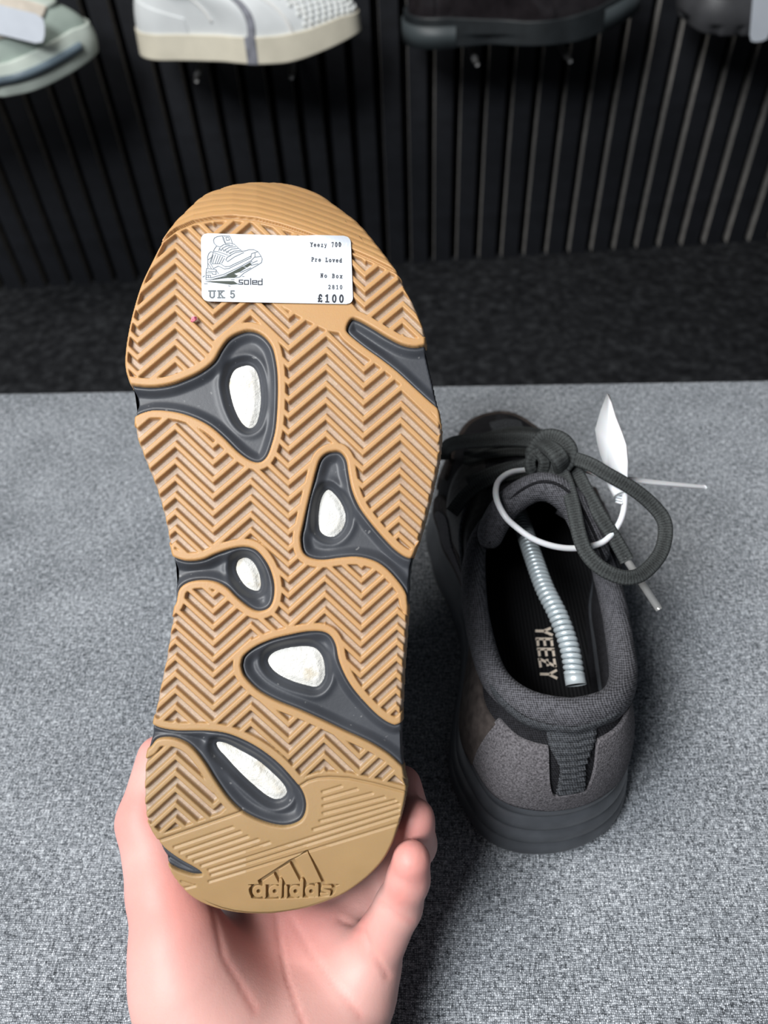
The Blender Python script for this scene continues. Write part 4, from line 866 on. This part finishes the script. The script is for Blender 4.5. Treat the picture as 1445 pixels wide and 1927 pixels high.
q = wf.edge(np.linspace(.527, .568, 12), np.full(12, .0022), np.full(12, .0)); q2 = wf.edge(np.linspace(.527, .568, 12), np.full(12, .0014), wf.ztop(wf.foot(np.linspace(.527, .568, 12))[:, 1])+.001)
obj('strap_end', np.vstack([q, q2]), gridfaces(2, 12), M['gtape'], wsh)
for a_, b_, c_, d_2 in ((.70, .715, .0, .7), (.78, .79, .0, .6), (.40, .41, .25, .8)):
    V, F_ = patch(wf, a_, b_, lambda q: c_, lambda q: d_2, .0016, 6, 20); obj('seam_tape', V, F_, M['wline'], wsh)
V, F_ = patch(wf, -.28, .30, lambda q: .0, lambda q: .55-.9*abs(q), .0014, 40, 14); obj('heel_counter', V, F_, M['wl'], wsh)
peg(375, 134, 'small grey metal peg under the heel half of the white sneaker'); peg(550, 128, 'small grey metal peg under the studded toe half of the white sneaker')
# black glossy leather shoe with block heel
M['gl'] = plain('black_polished_leather', (.015, .0125, .014), .2, .6, 60, .3); M['rs'] = plain('black_rubber', (.012, .015, .017), .5, .4, 60, .2); M['tip'] = plain('grey_rubber_tip', (.042, .052, .056), .5, .4)
bf = ShoeForm(ft_n, TR, TL, ztF([.034, .034, .030, .027, .028, .034, .046]), lambda y: np.where(y < .075, 0, 0)+1.0*np.clip(y-.20, 0, None)**1.7, inset=.004, toez=.07)
h1 = aty(775, 86, 1.19); bm4 = dframe((h1[0]-.004, 1.226, h1[2]-.003), radians(-3), 1.05, radians(1)); bsh = empty('leather_shoe', mat4=bm4)
tag(bsh, 'glossy black leather shoe with a thick rubber sole on the wall display', 'shoe')
wall_shoe(bsh, bf, dict(sole=M['rs'], upper=M['gl'], lining=M['felt'], collar=M['gl'], lace=M['felt']), lambda f_, y: .004-.002*f_-.006*np.exp(-((y-.105)/.02)**2)*(f_ < .4))
def wrap(e, fm, Pa, Pb, z0, z1, off, mat, name):
    P = np.linspace(Pa, Pb, 40); y = fm.foot(P)[:, 1]; r_ = [fm.edge(P, np.full(40, o_), fm.zb(y)+zf*(fm.ztop(y)-fm.zb(y))) for zf, o_ in ((z0, off-.004), (z0, off), (z1, off-.0005), (z1, off-.005))]
    return obj(name, np.array(r_).reshape(-1, 3), gridfaces(4, 40), mat, e)
wrap(bsh, bf, -.24, .24, -.02, .72, .0055, M['tip'], 'heel_block'); wrap(bsh, bf, .80, 1.15, .0, .8, .0050, M['tip'], 'toe_tip')
V, F_ = patch(bf, .02, .16, lambda q: 0, lambda q: .9, .0025, 20, 20); obj('back_strap', V, F_, M['gl'], bsh)
V, F_ = patch(bf, .22, .62, lambda q: .02, lambda q: .5, .0022, 30, 16); obj('side_panel', V, F_, M['gl'], bsh)
V, F_ = patch(bf, .74, 1.26, lambda q: 0, lambda q: .45, .0020, 50, 16); obj('toe_cap', V, F_, M['gl'], bsh)
peg(891, 104, 'small grey metal peg under the heel half of the glossy black shoe'); peg(1062, 98, 'small grey metal peg under the toe half of the glossy black shoe')
# chunky sage green sneaker, cropped by the frame's left edge
M['sage'] = plain('sage_mesh', (.36, .43, .385), .6, .3, 40, .12); M['sagel'] = plain('pale_sage', (.56, .62, .56), .45, .4, 30, .1); M['bone'] = plain('bone_suede', (.62, .56, .48), .8, .2, 60, .1); M['slate'] = plain('slate_plastic', (.13, .17, .20), .25, .5, 30, .3)
gf = ShoeForm(FOOT*np.array([.95, 1]), TR, TL, ztF([.045, .044, .040, .034, .034, .042, .052]), lambda y: 1.0*np.clip(y-.2, 0, None)**1.7, inset=.004, toez=.082)
gt = aty(166, 56, 1.205); gang = radians(14); gs = 1.10; gl = FOOT[:, 1].max()*gs; gm4 = dframe((gt[0]-gl*cos(gang)+.006, gt[1]-gl*sin(gang)-.005, gt[2]-.040), gang, gs, radians(-1)); gsh = empty('sneaker', mat4=gm4)
tag(gsh, 'chunky sage green sneaker at the top left of the wall display', 'sneaker')
wall_shoe(gsh, gf, dict(sole=M['sagel'], upper=M['sage'], lining=M['sagel'], collar=M['bone'], lace=M['sagel']), lambda f_, y: .001+.003*np.sin(pi*f_)-.005*np.exp(-((y-.175)/.006)**2)*(f_ < .35)-.002*f_)
wrap(gsh, gf, .52, .90, .42, .66, .0062, M['slate'], 'sole_insert')
V, F_ = patch(gf, .66, 1.2, lambda q: .36-.10*sin((q-.66)*14), lambda q: .74, .0026, 60, 16); obj('overlay', V, F_, M['bone'], gsh)
V, F_ = patch(gf, .92, 1.12, lambda q: .40, lambda q: .70, .0042, 20, 12); obj('toe_overlay', V, F_, M['sagel'], gsh)
V, F_ = patch(gf, .35, .62, lambda q: .12, lambda q: .6, .0026, 30, 16); obj('side_overlay', V, F_, M['bone'], gsh)
def swing_tag(name, lab, pts3, wid, thick=.0006):
    P = np.array(pts3); d = P[1]-P[0]; L = np.linalg.norm(d); d /= L; nv = (CAM-P.mean(0)); nv -= (nv@d)*d; nv /= np.linalg.norm(nv); sd = np.cross(d, nv); c0 = P[0]; ol = []
    for (u, w_) in [(.12, -1), (.0, -.7), (-.0, .7), (.12, 1), (.85, 1), (.97, .8), (1, .3), (1, -.3), (.97, -.8), (.85, -1)]: ol.append(d*L*u+sd*wid*w_)
    ol = np.array(ol); k = len(ol); e = empty(name, tuple(c0)); V = np.vstack([ol+nv*thick, ol-nv*thick]); F_ = [list(range(k)), list(range(k, 2*k))[::-1]]+[[i, k+i, k+(i+1) % k, (i+1) % k] for i in range(k)]
    obj('card', V, F_, M['paper'], e, smooth_=False); V, F_, uv = sweep(np.array([d*L*.08+nv*.001, -d*.006+nv*.004, -d*.03+nv*.002]), .0006, seg=6); obj('string', V, F_, M['plastic'], e); tag(e, lab, 'tag'); return e
swing_tag('paper_tag', 'white paper tag lying across the sage green sneaker', [aty(-30, 30, 1.115), aty(84, 58, 1.120)], .016)
# black chunky-soled shoe at the top right
rf = ShoeForm(FOOT, TR, TL, ztF([.040, .040, .038, .036, .036, .040, .046]), lambda y: 1.2*np.clip(.03-y, 0, None)**1.4+1.0*np.clip(y-.19, 0, None)**1.7, inset=.006, toez=.075)
h3 = aty(1300, 48, 1.20); rm4 = dframe((h3[0]-.006, 1.222, h3[2]-.004), radians(-6), 1.08, radians(-1)); rsh = empty('sneaker', mat4=rm4)
tag(rsh, 'black chunky-soled sneaker at the top right of the wall display', 'sneaker')
M['dsole'] = plain('charcoal_rubber', (.045, .046, .050), .45, .45, 40, .2)
lug = lambda f_, y: .004+.004*np.sin(pi*f_)-.006*(np.mod(y, .028) < .006)*(f_ < .3)
wall_shoe(rsh, rf, dict(sole=M['dsole'], upper=M['leather'], lining=M['felt'], collar=M['mesh'], lace=M['felt']), lug)
V, F_ = patch(rf, -.3, .3, lambda q: .05, lambda q: .6, .0022, 40, 14); obj('heel_panel', V, F_, M['suede'], rsh)
V, F_ = patch(rf, .32, .7, lambda q: .0, lambda q: .6, .0022, 40, 14); obj('side_panel', V, F_, M['nubuck'], rsh)
swing_tag('paper_tag', 'white paper tag hanging in front of the black chunky-soled sneaker', [aty(1438, -30, 1.12), aty(1428, 78, 1.13)], .012)
